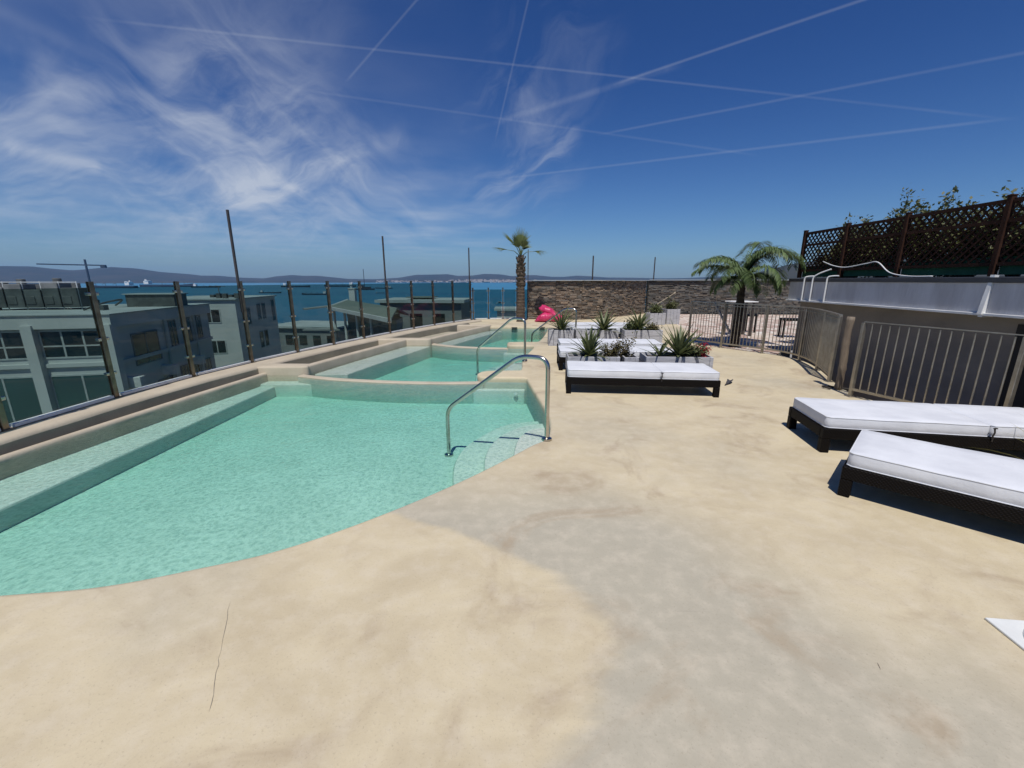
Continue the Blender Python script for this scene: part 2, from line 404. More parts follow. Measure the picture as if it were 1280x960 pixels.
warp = t.nodes.new('ShaderNodeTexNoise'); warp.inputs['Scale'].default_value = .8; warp.inputs['Detail'].default_value = 3; t.links.new(PL, warp.inputs['Vector'])
wv = t.nodes.new('ShaderNodeVectorMath'); wv.operation = 'MULTIPLY_ADD'; t.links.new(warp.outputs['Color'], wv.inputs[0]); wv.inputs[1].default_value = (1.1, 1.1, 0); t.links.new(PL, wv.inputs[2])
dw = t.nodes.new('ShaderNodeTexNoise'); dw.inputs['Scale'].default_value = 2.6; dw.inputs['Detail'].default_value = 4; t.links.new(D, dw.inputs['Vector'])
dv = t.nodes.new('ShaderNodeVectorMath'); dv.operation = 'MULTIPLY_ADD'; t.links.new(dw.outputs['Color'], dv.inputs[0]); dv.inputs[1].default_value = (.34, .34, .34); t.links.new(D, dv.inputs[2])
DW = dv.outputs[0]
fib = NOISE(t, MAPV(t, MAPV(t, DW, (1, 1, 1), (0, math.radians(-28), 0)), (1.7, 1.7, 5.6)), 2.2, 10, .58, .15)
fib2 = NOISE(t, MAPV(t, MAPV(t, DW, (1, 1, 1), (0, math.radians(24), 0)), (2.0, 2.0, 7.0)), 2.6, 9, .62, .3)
soft = NOISE(t, PL, .55, 4, .5)
total = None
def addc(x):
    global total
    total = x if total is None else M(t, 'ADD', total, x)
def blob(u, v, a_out, a_in, amp, tex, lo, hi):
    d = DOT(aim(u, v))
    addc(M(t, 'MULTIPLY', M(t, 'MULTIPLY', SS(t, d, math.cos(math.radians(a_out)), math.cos(math.radians(a_in))), SS(t, tex, lo, hi)), amp))
blob(285, 195, 16, 2, .33, fib, .38, .76)
blob(330, 215, 12, 2, .22, fib2, .40, .75)
blob(30, 255, 15, 2, .36, fib2, .36, .78)
blob(440, 270, 14, 2, .27, fib, .40, .75)
blob(640, 195, 10, 1, .20, fib2, .40, .76)
blob(560, 285, 10, 2, .15, soft, .36, .7)
blob(330, 285, 13, 2, .20, fib2, .36, .78)
blob(690, 80, 9, 1, .09, fib2, .4, .75)
blob(330, 25, 11, 1, .07, fib2, .36, .7)
blob(130, 110, 15, 2, .02, fib, .42, .75)
blob(250, 95, 5, .5, .18, fib2, .36, .7)
blob(190, 270, 42, 5, .17, soft, .3, .7)
def streak(a, b, w, amp, tex=None, lo=.3, hi=.7):
    c1, c2 = aim(*a), aim(*b); n = c1.cross(c2).normalized(); mid = (c1 + c2).normalized()
    d = M(t, 'ABSOLUTE', DOT(n)); half = c1.dot(mid)
    f = M(t, 'MULTIPLY', M(t, 'SUBTRACT', 1.0, SS(t, d, 0.0, math.radians(w))), SS(t, DOT(mid), half, half + (1 - half) * .35))
    f = M(t, 'MULTIPLY', f, amp)
    if tex is not None: f = M(t, 'MULTIPLY', f, SS(t, tex, lo, hi))
    addc(f)
streak((262, 256), (520, 168), 2.3, .26, fib2, .28, .78)
streak((20, 95), (300, 185), 3.4, .17, fib, .3, .65)
streak((160, 150), (330, 260), 3.0, .17, fib, .3, .65)
streak((0, 180), (130, 212), 1.0, .2, fib2, .3, .6)
streak((590, 255), (730, 165), 2.0, .15, fib2, .3, .65)
streak((60, 17), (1290, 152), .18, .085, soft, .1, .6)
streak((760, 108), (1190, -38), .2, .11, soft, .1, .5)
streak((560, 172), (860, 78), .5, .08, fib2, .3, .6)
streak((740, 170), (1400, 43), .2, .08, soft, .1, .5)
streak((620, 224), (1290, 145), .2, .085, soft, .1, .5)
streak((430, 105), (560, -45), .18, .08, soft, .1, .5)
streak((618, 180), (672, -50), .18, .07, soft, .1, .5)
streak((360, 110), (960, 196), .2, .05, soft, .1, .5)
streak((-60, -15), (170, 95), .8, .05, soft, .1, .5)
tot = M(t, 'MULTIPLY', M(t, 'MINIMUM', total, .75), SS(t, sx.outputs[2], .0, .12))
hs = t.nodes.new('ShaderNodeHueSaturation'); hs.inputs['Saturation'].default_value = 1.12; hs.inputs['Value'].default_value = 1.0
t.links.new(sky.outputs[0], hs.inputs['Color'])
skyc = MIX(t, 1.0, hs.outputs[0], (1, 1, 1))
mm = t.nodes.new('ShaderNodeMix'); mm.data_type = 'RGBA'; mm.blend_type = 'MULTIPLY'; mm.inputs[0].default_value = 1
t.links.new(hs.outputs[0], mm.inputs[6]); t.links.new(MIX(t, SS(t, sx.outputs[2], -.02, .42), (.66, .88, 1.16), (.35, .58, 1.0)), mm.inputs[7])
cl = MIX(t, tot, mm.outputs[2], (8.6, 9.2, 10.2))
bg = t.nodes.new('ShaderNodeBackground'); t.links.new(cl, bg.inputs[0]); bg.inputs[1].default_value = .066
wo = t.nodes.new('ShaderNodeOutputWorld'); t.links.new(bg.outputs[0], wo.inputs[0])

# ------------------------------------------------------------------ pool, deck, kerbs
ZW = -.10; ZF = -.43
FENCE = [(-5.03, -4.0), (-5.03, 3.96), (-5.02, 5.16), (-4.92, 6.36), (-4.71, 7.52), (-4.43, 8.62), (-4.12, 9.68), (-3.78, 10.74), (-3.42, 11.83), (-3.01, 12.94), (-2.56, 13.97), (-2.06, 14.97), (-1.54, 15.95)]
FL = FENCE[:1] + FENCE[1:]
P1 = [(-4.63, 1.6), (-4.61, 3.5), (-4.51, 4.7), (-4.41, 5.76), (-4.24, 7.16)]
P2 = [(-3.58, 7.2), (-3.32, 8.3), (-3.05, 9.3), (-2.66, 10.72)]
P3 = [(-2.10, 10.72), (-1.62, 12.0), (-1.1, 13.3), (-.72, 14.15)]
near = [(-4.55, 1.62), (-3.9, 1.60)] + [G(*p) for p in [(0, 747), (130, 735), (250, 712), (340, 692), (430, 663), (520, 628), (590, 597), (640, 572), (668, 557)]] + \
       [(.36, 3.86), (.42, 4.1), (.45, 4.45), (.43, 4.9), (.37, 5.5), (.30, 6.15), (.27, 6.5)]
edge = catmull(near, 6)
pen1 = [(.20, 6.58), (-.1, 6.6), (-.36, 6.6), (-.48, 6.63), (-.53, 6.72), (-.54, 6.85), (-.5, 6.97), (-.40, 7.05), (-.1, 7.07), (.14, 7.08)]
p2r = [(.19, 7.14), (.22, 7.5), (.23, 7.95), (.28, 8.4), (.38, 8.9), (.49, 9.4), (.55, 9.8)]
pen2 = [(.5, 9.95), (.2, 9.98), (-.02, 9.99), (-.08, 10.06), (-.08, 10.45), (-.02, 10.52), (.3, 10.54), (.62, 10.54)]
p3r = [(.7, 10.62), (.85, 11.3), (1.0, 12.2), (1.12, 13.1), (1.2, 13.9)]
far = [(1.1, 14.1), (.5, 14.12), (-.2, 14.14), (-.72, 14.15)]
edge += [Vector(p) for p in pen1] + catmull(p2r, 3) + [Vector(p) for p in pen2] + catmull(p3r, 3) + [Vector(p) for p in far]
RL = [G(1036, 477), G(1018, 461), G(1000, 451.5), G(975, 445), G(945, 440.5), G(915, 436.5), G(885, 432), G(860, 428)]
rl = catmull(RL, 8)
st0 = Vector((4.50, 5.42)); st1 = Vector((5.02, 3.80)); dr_ = (st1 - st0).normalized()
WALLLINE = [(.62, 16.95), (1.7, 16.75), (2.7, 16.7), (3.6, 17.2), (4.8, 18.4), (6.15, 19.9)]
def off_r(path, d):
    out = []
    for i, p in enumerate(path):
        a = path[max(i - 1, 0)]; b = path[min(i + 1, len(path) - 1)]; tv = (Vector(b[:2]) - Vector(a[:2])).normalized(); out.append((p[0] + tv.y * d, p[1] - tv.x * d))
    return out
pr_ = st0 + dr_ * 5.5
RIGHT = [(7.4, -4), (pr_.x + .06, pr_.y), (st0.x + .07, st0.y + .02)] + [(4.78, 6.0)] + off_r(rl, .06)
kpit = 3 + 1 + 26                                       # beyond here the paved terrace lies behind the railing
PAVE = RIGHT[kpit:] + [(5.2, 12.0), (6.0, 16.0), (6.4, 19.6)]
deck_poly = [(-4.7, -4)] + RIGHT + [(5.2, 12.0), (6.0, 16.0), (6.4, 19.6), (6.4, 20.2)] + [(x, y + .12) for x, y in WALLLINE[::-1]] + [(-1.5, 16.95), (-1.62, 15.95), (-1.55, 15.2), (-1.35, 14.3)]
deck_poly += [tuple(p) for p in edge[::-1]] + [(-4.7, 1.62)]

def fill_poly(name, poly, z, mat):
    bm = bmesh.new()
    vs = [bm.verts.new((x, y, z)) for x, y in poly]
    es = [bm.edges.new((vs[i], vs[(i + 1) % len(vs)])) for i in range(len(vs))]
    bmesh.ops.triangle_fill(bm, use_beauty=True, use_dissolve=False, edges=es)
    for f in bm.faces:
        if f.normal.z < 0: f.normal_flip()
    me = bpy.data.meshes.new(name); bm.to_mesh(me); bm.free(); me.materials.append(mat)
    o = bpy.data.objects.new(name, me); COL.objects.link(o); return o
struct(fill_poly('pool_deck', deck_poly, 0.0, MT['deck']))
# rounded lip and pool wall under it
def offset(path, d):
    out = []
    for i, p in enumerate(path):
        a = path[max(i - 1, 0)]; b = path[min(i + 1, len(path) - 1)]
        tv = Vector((b[0] - a[0], b[1] - a[1])).normalized()
        out.append((p[0] - tv.y * d, p[1] + tv.x * d))
    return out
prof = [(0, 0), (.014, -.002), (.028, -.010), (.036, -.026), (.038, -.05), (.036, -.085)]
mb = MB(); mb.grid([[(x, y, z) for x, y in offset(edge, d)] for d, z in prof])
struct(mb.build('deck_lip', MT['deck'], smooth=True))
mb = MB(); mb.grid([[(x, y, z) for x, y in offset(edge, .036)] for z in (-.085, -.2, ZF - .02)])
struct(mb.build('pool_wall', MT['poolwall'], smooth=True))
mb = MB(); mb.box((-1.6, 8, ZF - .05), (7.5, 14, .1)); struct(mb.build('pool_floor', MT['pool']))

# outer kerb with the fence, gutter and pool rims
ys = [-4 + .25 * i for i in range(0, 21)] + [1.25 + .2 * i for i in range(0, 74)]
ys = sorted(set(round(y, 3) for y in ys if y < 15.9)) + [15.95]
def kerb_in(y):
    x = lerp_y(FENCE, y); return x + (.29 if y < 4 else .29 + min(.12, (y - 4) * .035))
rows = []
for y in ys:
    xf = lerp_y(FENCE, y); xk = kerb_in(y); w = .006 * math.sin(y * 3.1) + .004 * math.sin(y * 7.7)
    rows.append([(xk + w, y, .012), (xk - .006 + w, y, .03), (xk - .03 + w, y, .05 + w * .5), (xk - .065 + w, y, .058 + w * .5), (xf, y, .055), (xf - .10, y, .05), (xf - .13, y, .0), (xf - .13, y, -21.6)])
mb = MB(); mb.grid(rows); e = rows[-1]; mb.add([(e[0][0], e[0][1], -.45), e[0], e[2], e[4], e[5], e[6], (e[7][0], e[7][1], -.45)], [tuple(range(7))])
struct(mb.build('pool_kerb', MT['kerb'], smooth='auto'))
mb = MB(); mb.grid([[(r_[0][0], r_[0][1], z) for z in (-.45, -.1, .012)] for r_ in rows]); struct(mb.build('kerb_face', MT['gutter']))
def rim(P, z, wid, y0, y1, name, zi=ZF - .02):
    rows = []; y = y0
    while True:
        y = min(y, y1); x = lerp_y(P, y); w = .004 * math.sin(y * 4.3)
        r = min(.03, wid * .3)
        rows.append([(x, y, zi), (x, y, ZW - .02), (x + w, y, z - r), (x - r * .3 + w, y, z - r * .3), (x - r + w, y, z), (x - wid + r, y, z), (x - wid + r * .3, y, z - r * .3), (x - wid, y, z - r), (x - wid, y, -.3)])
        if y >= y1: break
        y += .2
    mb = MB(); mb.grid(rows); return struct(mb.build(name, MT['kerb'], smooth=True))
rim(P1, -.055, .10, -1.0, 7.2, 'pool_rim')
rim(P2, .045, .15, 7.2, 10.75, 'pool_rim')
rim(P3, .045, .15, 10.72, 14.2, 'pool_rim')
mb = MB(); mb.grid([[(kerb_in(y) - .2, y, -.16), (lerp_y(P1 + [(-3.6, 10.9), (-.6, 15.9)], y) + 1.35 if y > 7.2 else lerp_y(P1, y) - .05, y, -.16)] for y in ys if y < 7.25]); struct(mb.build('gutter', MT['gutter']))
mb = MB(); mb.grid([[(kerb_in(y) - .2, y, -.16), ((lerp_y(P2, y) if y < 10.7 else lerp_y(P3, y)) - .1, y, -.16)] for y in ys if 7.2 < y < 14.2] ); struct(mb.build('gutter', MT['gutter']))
# blocks between the pools that join rim to kerb
def block(poly, name):
    mb = MB(); mb.prism(poly, ZF - .05, .05)
    return struct(mb.build(name, MT['kerb'], bevel=.035, seg=3, smooth='auto'))
block([(-4.75, 7.13), (-3.62, 7.17), (-3.55, 7.22), (-3.60, 7.46), (-4.7, 7.50)], 'pool_block')
block([(-3.55, 10.66), (-2.12, 10.66), (-2.06, 10.72), (-2.05, 10.95), (-3.4, 11.0)], 'pool_block')
block([(-1.85, 14.14), (-.75, 14.14), (-.70, 14.22), (-.70, 14.36), (-1.7, 14.36)], 'pool_block')
# curved dividers just at the water line
def divider(px, wid, name):
    c = catmull([G(u, v, ZW) for u, v in px], 5)
    a = offset(c, 0); b = offset(c, wid)
    mb = MB()
    rows = [[(*p, ZW - .02) for p in a], [(*p, ZW - .002) for p in a], [(p[0], p[1], ZW + .010) for p in offset(c, .012)], [(p[0], p[1], ZW + .010) for p in offset(c, wid - .012)], [(*p, ZW - .002) for p in b], [(*p, ZW - .02) for p in b]]
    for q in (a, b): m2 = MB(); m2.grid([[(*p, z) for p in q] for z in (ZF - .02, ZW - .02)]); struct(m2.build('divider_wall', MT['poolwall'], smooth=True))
    mb.grid(rows); return struct(mb.build(name, MT['kerb'], smooth=False))
divider([(372, 470.5), (400, 473.6), (424, 475.6), (475, 478.2), (520, 479.6), (565, 480), (604, 479.3)], .13, 'pool_divider')
divider([(526, 428.6), (554, 432.6), (591, 435.2), (641, 436.4)], .16, 'pool_divider')
# benches under water
def bench(P, width, z, y0, y1, name, end=None):
    ps = []; y = y0
    while y <= y1 + .001: ps.append((lerp_y(P, y) - .02, y)); y += .2
    inner = [((x + width) if not callable(width) else width(y), y) for x, y in ps]
    mb = MB(); mb.prism(ps[::-1] + inner, ZF - .03, z)
    return struct(mb.build(name, MT['pool'], bevel=.02, seg=2))
bench(P1, lambda y: -4.03, -.25, .8, 7.05, 'pool_bench')
bench(P2, .60, -.135, 7.4, 10.8, 'pool_bench')
bench(P3, .48, -.135, 10.8, 14.0, 'pool_bench')
mb = MB(); mb.prism([(-4.5, 6.95), (-3.3, 6.95), (-3.3, 7.3), (-4.5, 7.3)], ZF - .04, -.21); struct(mb.build('pool_bench', MT['pool'], bevel=.02))
# ledge under the two peninsulas
mb = MB(); mb.prism([(-.62, 6.50), (.2, 6.48), (.3, 6.9), (-.62, 6.9)], ZF - .04, -.19); struct(mb.build('pool_ledge', MT['pool'], bevel=.02))
mb = MB(); mb.prism([(-.2, 9.86), (.5, 9.84), (.5, 10.2), (-.2, 10.2)], ZF - .04, -.19); struct(mb.build('pool_ledge', MT['pool'], bevel=.02))
# curved steps
def steps(ox, oy, k=1.0):
    arcs = [([(-.10, 3.30), (.0, 3.5), (.016, 3.75), (.03, 4.0), (.07, 4.28), (.17, 4.52), (.32, 4.64), (.62, 4.68)], -.165),
            ([(-.34, 3.1), (-.24, 3.4), (-.26, 3.7), (-.27, 4.0), (-.23, 4.32), (-.12, 4.62), (.12, 4.93), (.40, 5.05), (.66, 5.06)], -.25),
            ([(-.58, 2.85), (-.50, 3.3), (-.56, 3.7), (-.586, 4.04), (-.55, 4.38), (-.44, 4.68), (-.13, 5.18), (.22, 5.36), (.68, 5.42)], -.335)]
    for a, z in arcs:
        c = catmull(a, 5)
        inner = [(x + .05 if x < .3 else x, y) for x, y in [(.75, c[-1].y), (.75, c[0].y)]]
        poly = [(p.x + ox, p.y + oy) for p in c] + [(x + ox, y + oy) for x, y in inner]
        n = len(c)
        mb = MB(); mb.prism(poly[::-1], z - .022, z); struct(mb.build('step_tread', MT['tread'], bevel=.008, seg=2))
        ins = offset([tuple(q) for q in poly[:n]], .012 if True else 0)
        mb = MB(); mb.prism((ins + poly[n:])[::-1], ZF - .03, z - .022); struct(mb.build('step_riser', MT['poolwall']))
steps(0, 0); steps(-.12, 4.05)
# water: one closed body over all three pools
mb = MB()
wp = [(-4.66, 1.0), (2.0, .9), (2.0, 14.4), (-.75, 14.25), (-2.2, 10.9), (-2.8, 10.8), (-3.62, 7.5), (-3.7, 7.3), (-4.3, 7.25), (-4.5, 5.5), (-4.62, 3.6)]
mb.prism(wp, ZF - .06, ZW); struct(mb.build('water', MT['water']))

# small things in the pool
def inlet(x, y, z, d, label):
    mb = MB(); dv = Vector(d).normalized()
    p = Vector((x, y, z)); mb.tube([p, p + dv * .015, p + dv * .02], [.035, .035, .022], 14)
    mb.tube([p + dv * .02, p + dv * .035], [.014, .010], 10)
    tag(mb.build('pool_inlet', MT['inlet_plastic'], smooth='auto'), label, 'pool fitting', 'white pool inlets')
inlet(.06, 6.46, -.26, (0, -1, 0), 'white water inlet below the rounded block, left of the pair')
inlet(.32, 6.05, -.24, (-1, -.1, 0), 'white water inlet on the right pool wall, near the corner by the block')
inlet(-.0, 3.64, -.20, (-1, .1, 0), 'round white fitting on the edge of the top pool step')
for x, lab in ((.08, 'dark skimmer opening in the far pool wall, the left one'), (1.0, 'dark skimmer opening in the far pool wall, beside the planters')):
    mb = MB(); mb.box((x, 14.06, -.055), (.16, .012, .05)); mb.box((x, 14.065, -.02), (.2, .02, .015)); mb.box((x, 14.065, -.09), (.2, .02, .015))
    tag(mb.build('skimmer_opening', MT['slot']), lab, 'skimmer', 'skimmer openings')

# hand rails
def bend(pts, r=.10, n=6):
    out = [Vector(pts[0])]
    for a, b, c in zip(pts, pts[1:], pts[2:]):
        a, b, c = Vector(a), Vector(b), Vector(c)
        p = b + (a - b).normalized() * min(r, (a - b).length * .45); q = b + (c - b).normalized() * min(r, (c - b).length * .45)
        for k in range(n + 1):
            s_ = k / n; out.append((1 - s_) ** 2 * p + 2 * s_ * (1 - s_) * b + s_ * s_ * q)
    out.append(Vector(pts[-1])); return out
def make_handrail():
    o = empty('pool_handrail', (.335, 3.84, 0), 'polished steel handrail beside the near pool steps, the largest one', 'handrail', 'steel pool handrails')
    mb = MB(); fx, fy = -1.05, .62
    mb.tube(bend([(0, 0, -.03), (0, 0, .80), (-.26, .14, .80), (fx, fy, .12), (fx, fy, ZF)], .11, 7), .0215, 14)
    mb.build('rail', MT['steel'], o, smooth='auto', local=True)
    for (x, y, z) in ((0, 0, .002), (fx, fy, ZF)):
        mb = MB(); mb.tube([(x, y, z), (x, y, z + .018), (x, y, z + .03)], [.052, .05, .028], 18)
        mb.build('flange', MT['steel'], o, smooth='auto', local=True)
    return o
hr = make_handrail()
h2 = copy_tree(hr); h2.location = (.245, 7.93, 0); h2.rotation_euler.z = math.radians(-7)
h2['label'] = 'steel handrail at the middle pool, behind the biggest rail'
h3 = copy_tree(hr); h3.location = (1.62, 10.75, 0); h3.rotation_euler.z = math.radians(4)
h3['label'] = 'far steel handrail at the last pool, partly behind the planter plants'

# skimmer lid in the deck, crack strips, leaf
o = empty('deck_cover', (2.0, 1.42, 0), 'square white plastic cover with round grooves set in the deck at the right edge', 'deck cover')
a = Vector((*G(1230, 774), 0)); d1 = Vector((.985, .17, 0)); d1 = (Vector((*G(1330, 782), 0)) - a).normalized(); d2 = Vector((d1.y, -d1.x, 0)); S = .42
o.location = a + (d1 + d2) * S / 2; o.rotation_euler.z = math.atan2(d1.y, d1.x)
mb = MB(); mb.box((0, 0, .006), (S, S, .012)); mb.build('frame', MT['skim'], o, bevel=.004, local=True)
mb = MB()
for k, r in enumerate((.185, .165, .135)):
    ring = [[((r - dr) * math.cos(2 * math.pi * i / 48), (r - dr) * math.sin(2 * math.pi * i / 48), z) for i in range(49)] for dr, z in ((0, .0125), (.002, .018), (.012, .018), (.014, .0125))]
    mb.grid(ring)
mb.disc((0, 0), .118, .0125, 40, .006)
mb.build('lid', MT['skim'], o, smooth='auto', local=True)
m_crack = pmat('crack_line', (.33, .275, .20), (.42, .35, .255), 40, .9)
m_faint = pmat('faint_patch_edge', (.43, .365, .26), (.49, .42, .30), 40, .9)
def crack(px, w, name='deck_crack', m_crack=m_crack):
    pts = []
    for (u, v), (u2, v2) in zip(px, px[1:]):
        a, b = Vector(G(u, v)), Vector(G(u2, v2)); n = max(2, int((b - a).length / .05))
        for k in range(n): pts.append(a.lerp(b, k / n) + Vector((R.uniform(-.004, .004), R.uniform(-.004, .004))))
    pts.append(Vector(G(*px[-1])))
    mb = MB(); ws = [w * R.uniform(.3, 1.0) for _ in pts]; ws[0] = ws[-1] = w * .1
    l = []; r_ = []
    for i, p in enumerate(pts):
        a = pts[max(i - 1, 0)]; b = pts[min(i + 1, len(pts) - 1)]; tv = (b - a).normalized(); nn = Vector((-tv.y, tv.x))
        l.append((*(p + nn * ws[i]), .003)); r_.append((*(p - nn * ws[i]), .003))
    mb.grid([l, r_]); return struct(mb.build(name, m_crack))
crack([(262, 890), (267, 868), (270, 848), (273, 832), (275, 815), (281, 785), (288, 752)], .0013, 'deck_crack', m_faint)
crack([(1096, 828), (1101, 838)], .0025)
mb = MB(); L = catmull([(0, 0, .004), (.015, .10, .012), (.02, .20, .03), (.0, .34, .022)], 4); wd = [.003, .007, .011, .015, .019, .024, .029, .033, .037, .040, .041, .040, .034]
mb.grid([[(p[0] - w, p[1], p[2] + .018) for p, w in zip(L, wd)], [(p[0], p[1], p[2]) for p in L], [(p[0] + w, p[1] + .01, p[2] + .022) for p, w in zip(L, wd)]])
lf = mb.build('fallen_leaf', MT['leafdry']); lf.location = (*G(906, 482.5), 0); lf.rotation_euler.z = math.radians(-38)
tag(lf, 'dark curled dry leaf lying on the deck right of the front lounger', 'leaf')

# ------------------------------------------------------------------ glass fence
gf = empty('glass_fence', (-4.7, 7.5, .055), 'curved tinted glass fence with paired metal posts on the pool kerb', 'fence')
fp = FENCE[1:]
def fence_post(p, q, h, z0, tall):
    d = Vector((q[0] - p[0], q[1] - p[1], 0)).normalized(); n = Vector((-d.y, d.x, 0)); b = Vector((p[0], p[1], z0))
    mb = MB()
    for s_ in (-1, 1):
        c = b + n * (s_ * .020); mb.beam(c, c + Vector((0, 0, h)), .012, .052, d)
    mb.box((b.x, b.y, z0 + .006), (.11, .11, .012), math.atan2(d.y, d.x))
    mb.beam(b + Vector((0, 0, h - .05)), b + Vector((0, 0, h - .02)), .03, .03, d)
    po = mb.build('post', MT['bronze_steel'], gf, bevel=.002, seg=1)
    for z in (h * .22, h * .52, h * .90):
        for s_ in (-1, 1): mb = MB(); mb.box(b + d * (s_ * .045) + Vector((0, 0, z)), (.045, .045, .04), math.atan2(d.y, d.x)); mb.build('clamp', MT['steel'], po, bevel=.008)
    if tall:
        mb = MB(); c = b - d * .035; mb.beam(c + Vector((0, 0, .9)), c + Vector((0, 0, tall)), .032, .032, d)
        mb.build('pole', MT['dark_pole'], gf)
for i, p in enumerate(fp):
    q = fp[i + 1] if i + 1 < len(fp) else (p[0] + .5, p[1] + .85)
    fence_post(p, q, 1.43, .055, 2.58 if i in (3, 7, 11) else 0)
def fence_panel(p, q, h, z0):
    a, b = Vector((*p, 0)), Vector((*q, 0)); d = (b - a).normalized(); a += d * .045; b -= d * .045
    mb = MB(); c = (a + b) / 2; mb.box((c.x, c.y, z0 + .05 + (h - .12) / 2), ((b - a).length, .010, h - .12), math.atan2(d.y, d.x)); mb.build('glass_panel', MT['glass'], gf)
    mb = MB(); mb.box((c.x, c.y, z0 + .028), ((b - a).length - .03, .075, .03), math.atan2(d.y, d.x)); mb.build('base_channel', MT['white'], gf)
prev = (fp[0][0], fp[0][1] - 1.18)
fence_post((prev[0], prev[1]), fp[0], 1.43, .055, 0)
fence_panel(prev, fp[0], 1.43, .055)
for p, q in zip(fp, fp[1:]): fence_panel(p, q, 1.43, .055)
gf2 = empty('glass_fence', (-.4, 17.0, 0), 'low far glass fence between the pool kerb end and the stone wall, behind the palm', 'fence')
gfx = gf; gf = gf2
f2 = [(-1.52, 16.75), (-.93, 16.95), (-.36, 17.0), (.19, 17.02), (.66, 17.03)]
for i, p in enumerate(f2): fence_post(p, f2[i + 1] if i < 4 else (1.2, 17.03), 1.22, 0, 2.65 if i == 4 else 0)
for p, q in zip(f2, f2[1:]): fence_panel(p, q, 1.22, 0)

# ------------------------------------------------------------------ stone walls
def stone_wall(name, line, z1, mat, label, seed, hmin=.03, hmax=.058):
    r = random.Random(seed); o = None
    mb = MB(); tones = []
    base = [Vector((*p, 0)) for p in line]
    for a, b in zip(base, base[1:]):
        d = (b - a).normalized(); n = Vector((d.y, -d.x, 0)); L = (b - a).length; ang = math.atan2(d.y, d.x)
        c = (a + b) / 2 - n * .12; mb.box((c.x, c.y, z1 / 2 - .3), (L + .06, .2, z1 + .55), ang); tones += [(.35, .35, .35)] * 6
        z = 0.0
        while z < z1 - .02:
            h = min(r.uniform(hmin, hmax), z1 - z); x = -r.uniform(0, .2)
            while x < L:
                w = r.uniform(.08, .30); x0, x1 = max(x, 0), min(x + w, L)
                if x1 - x0 > .02:
                    dep = r.uniform(.03, .075); p = a + d * ((x0 + x1) / 2) + n * (dep / 2 - .03)
                    mb.box((p.x, p.y, z + h / 2), (x1 - x0 - .008, dep + .03, h - .007), ang)
                    k = r.uniform(.5, 1.5); ww = r.uniform(-.12, .12); tn = (k * (1 + ww), k, k * (1 - ww))
                    if r.random() < .06: tn = (1.9, 1.8, 1.65)
                    tones += [tn] * 6
                x += w
            z += h
    return mb, tones
def finish_wall(name, line, z1, mat, label, seed):
    mb, tones = stone_wall(name, line, z1, mat, label, seed)
    rt = empty(name, (line[0][0], line[0][1], 0), label, 'wall', 'slate walls at the back of the deck')
    o = mb.build('stone_cladding', mat, rt, fixn=True)
    ca = o.data.color_attributes.new('tone', 'FLOAT_COLOR', 'CORNER'); k = 0
    for p, tn in zip(o.data.polygons, tones):
        for li in p.loop_indices: ca.data[li].color = (*tn, 1)
    mb = MB()
    for a, b in zip(line, line[1:]):
        a, b = Vector((*a, z1 + .012)), Vector((*b, z1 + .012)); d = (b - a).normalized()
        mb.beam(a - d * .01, b + d * .01, .30, .022)
    mb.build('coping', MT['roofing'], rt)
finish_wall('stone_wall', WALLLINE, 1.485, MT['stone_brown'], 'brown stacked slate wall behind the pink bean bag', 3)
finish_wall('stone_wall', [(6.3, 20.0), (9.3, 19.7), (14.5, 19.2)], 1.5, MT['stone_grey'], 'darker grey slate wall on the right, behind the drooping palm', 5)
mb = MB(); mb.box((6.2, 20.12, .75), (.10, .03, 1.5)); mb.box((6.27, 20.12, .75), (.03, .05, 1.5))
tag(mb.build('wall_gap_post', MT['glass']), 'narrow glass strip closing the gap between the two slate walls', 'glass strip')
for (u, x, y, top, lab) in ((743, 3.25, 17.6, 2.45, 'thin dark pole rising behind the brown slate wall'), (814, 6.7, 20.6, 2.55, 'thin dark pole rising behind the grey slate wall')):
    mb = MB(); mb.tube([(x, y, 0), (x, y, top)], .028, 8); mb.tube([(x, y, 0), (x, y, .02)], .07, 10); tag(mb.build('dark_pole', MT['dark_pole']), lab, 'pole', 'poles behind the walls')

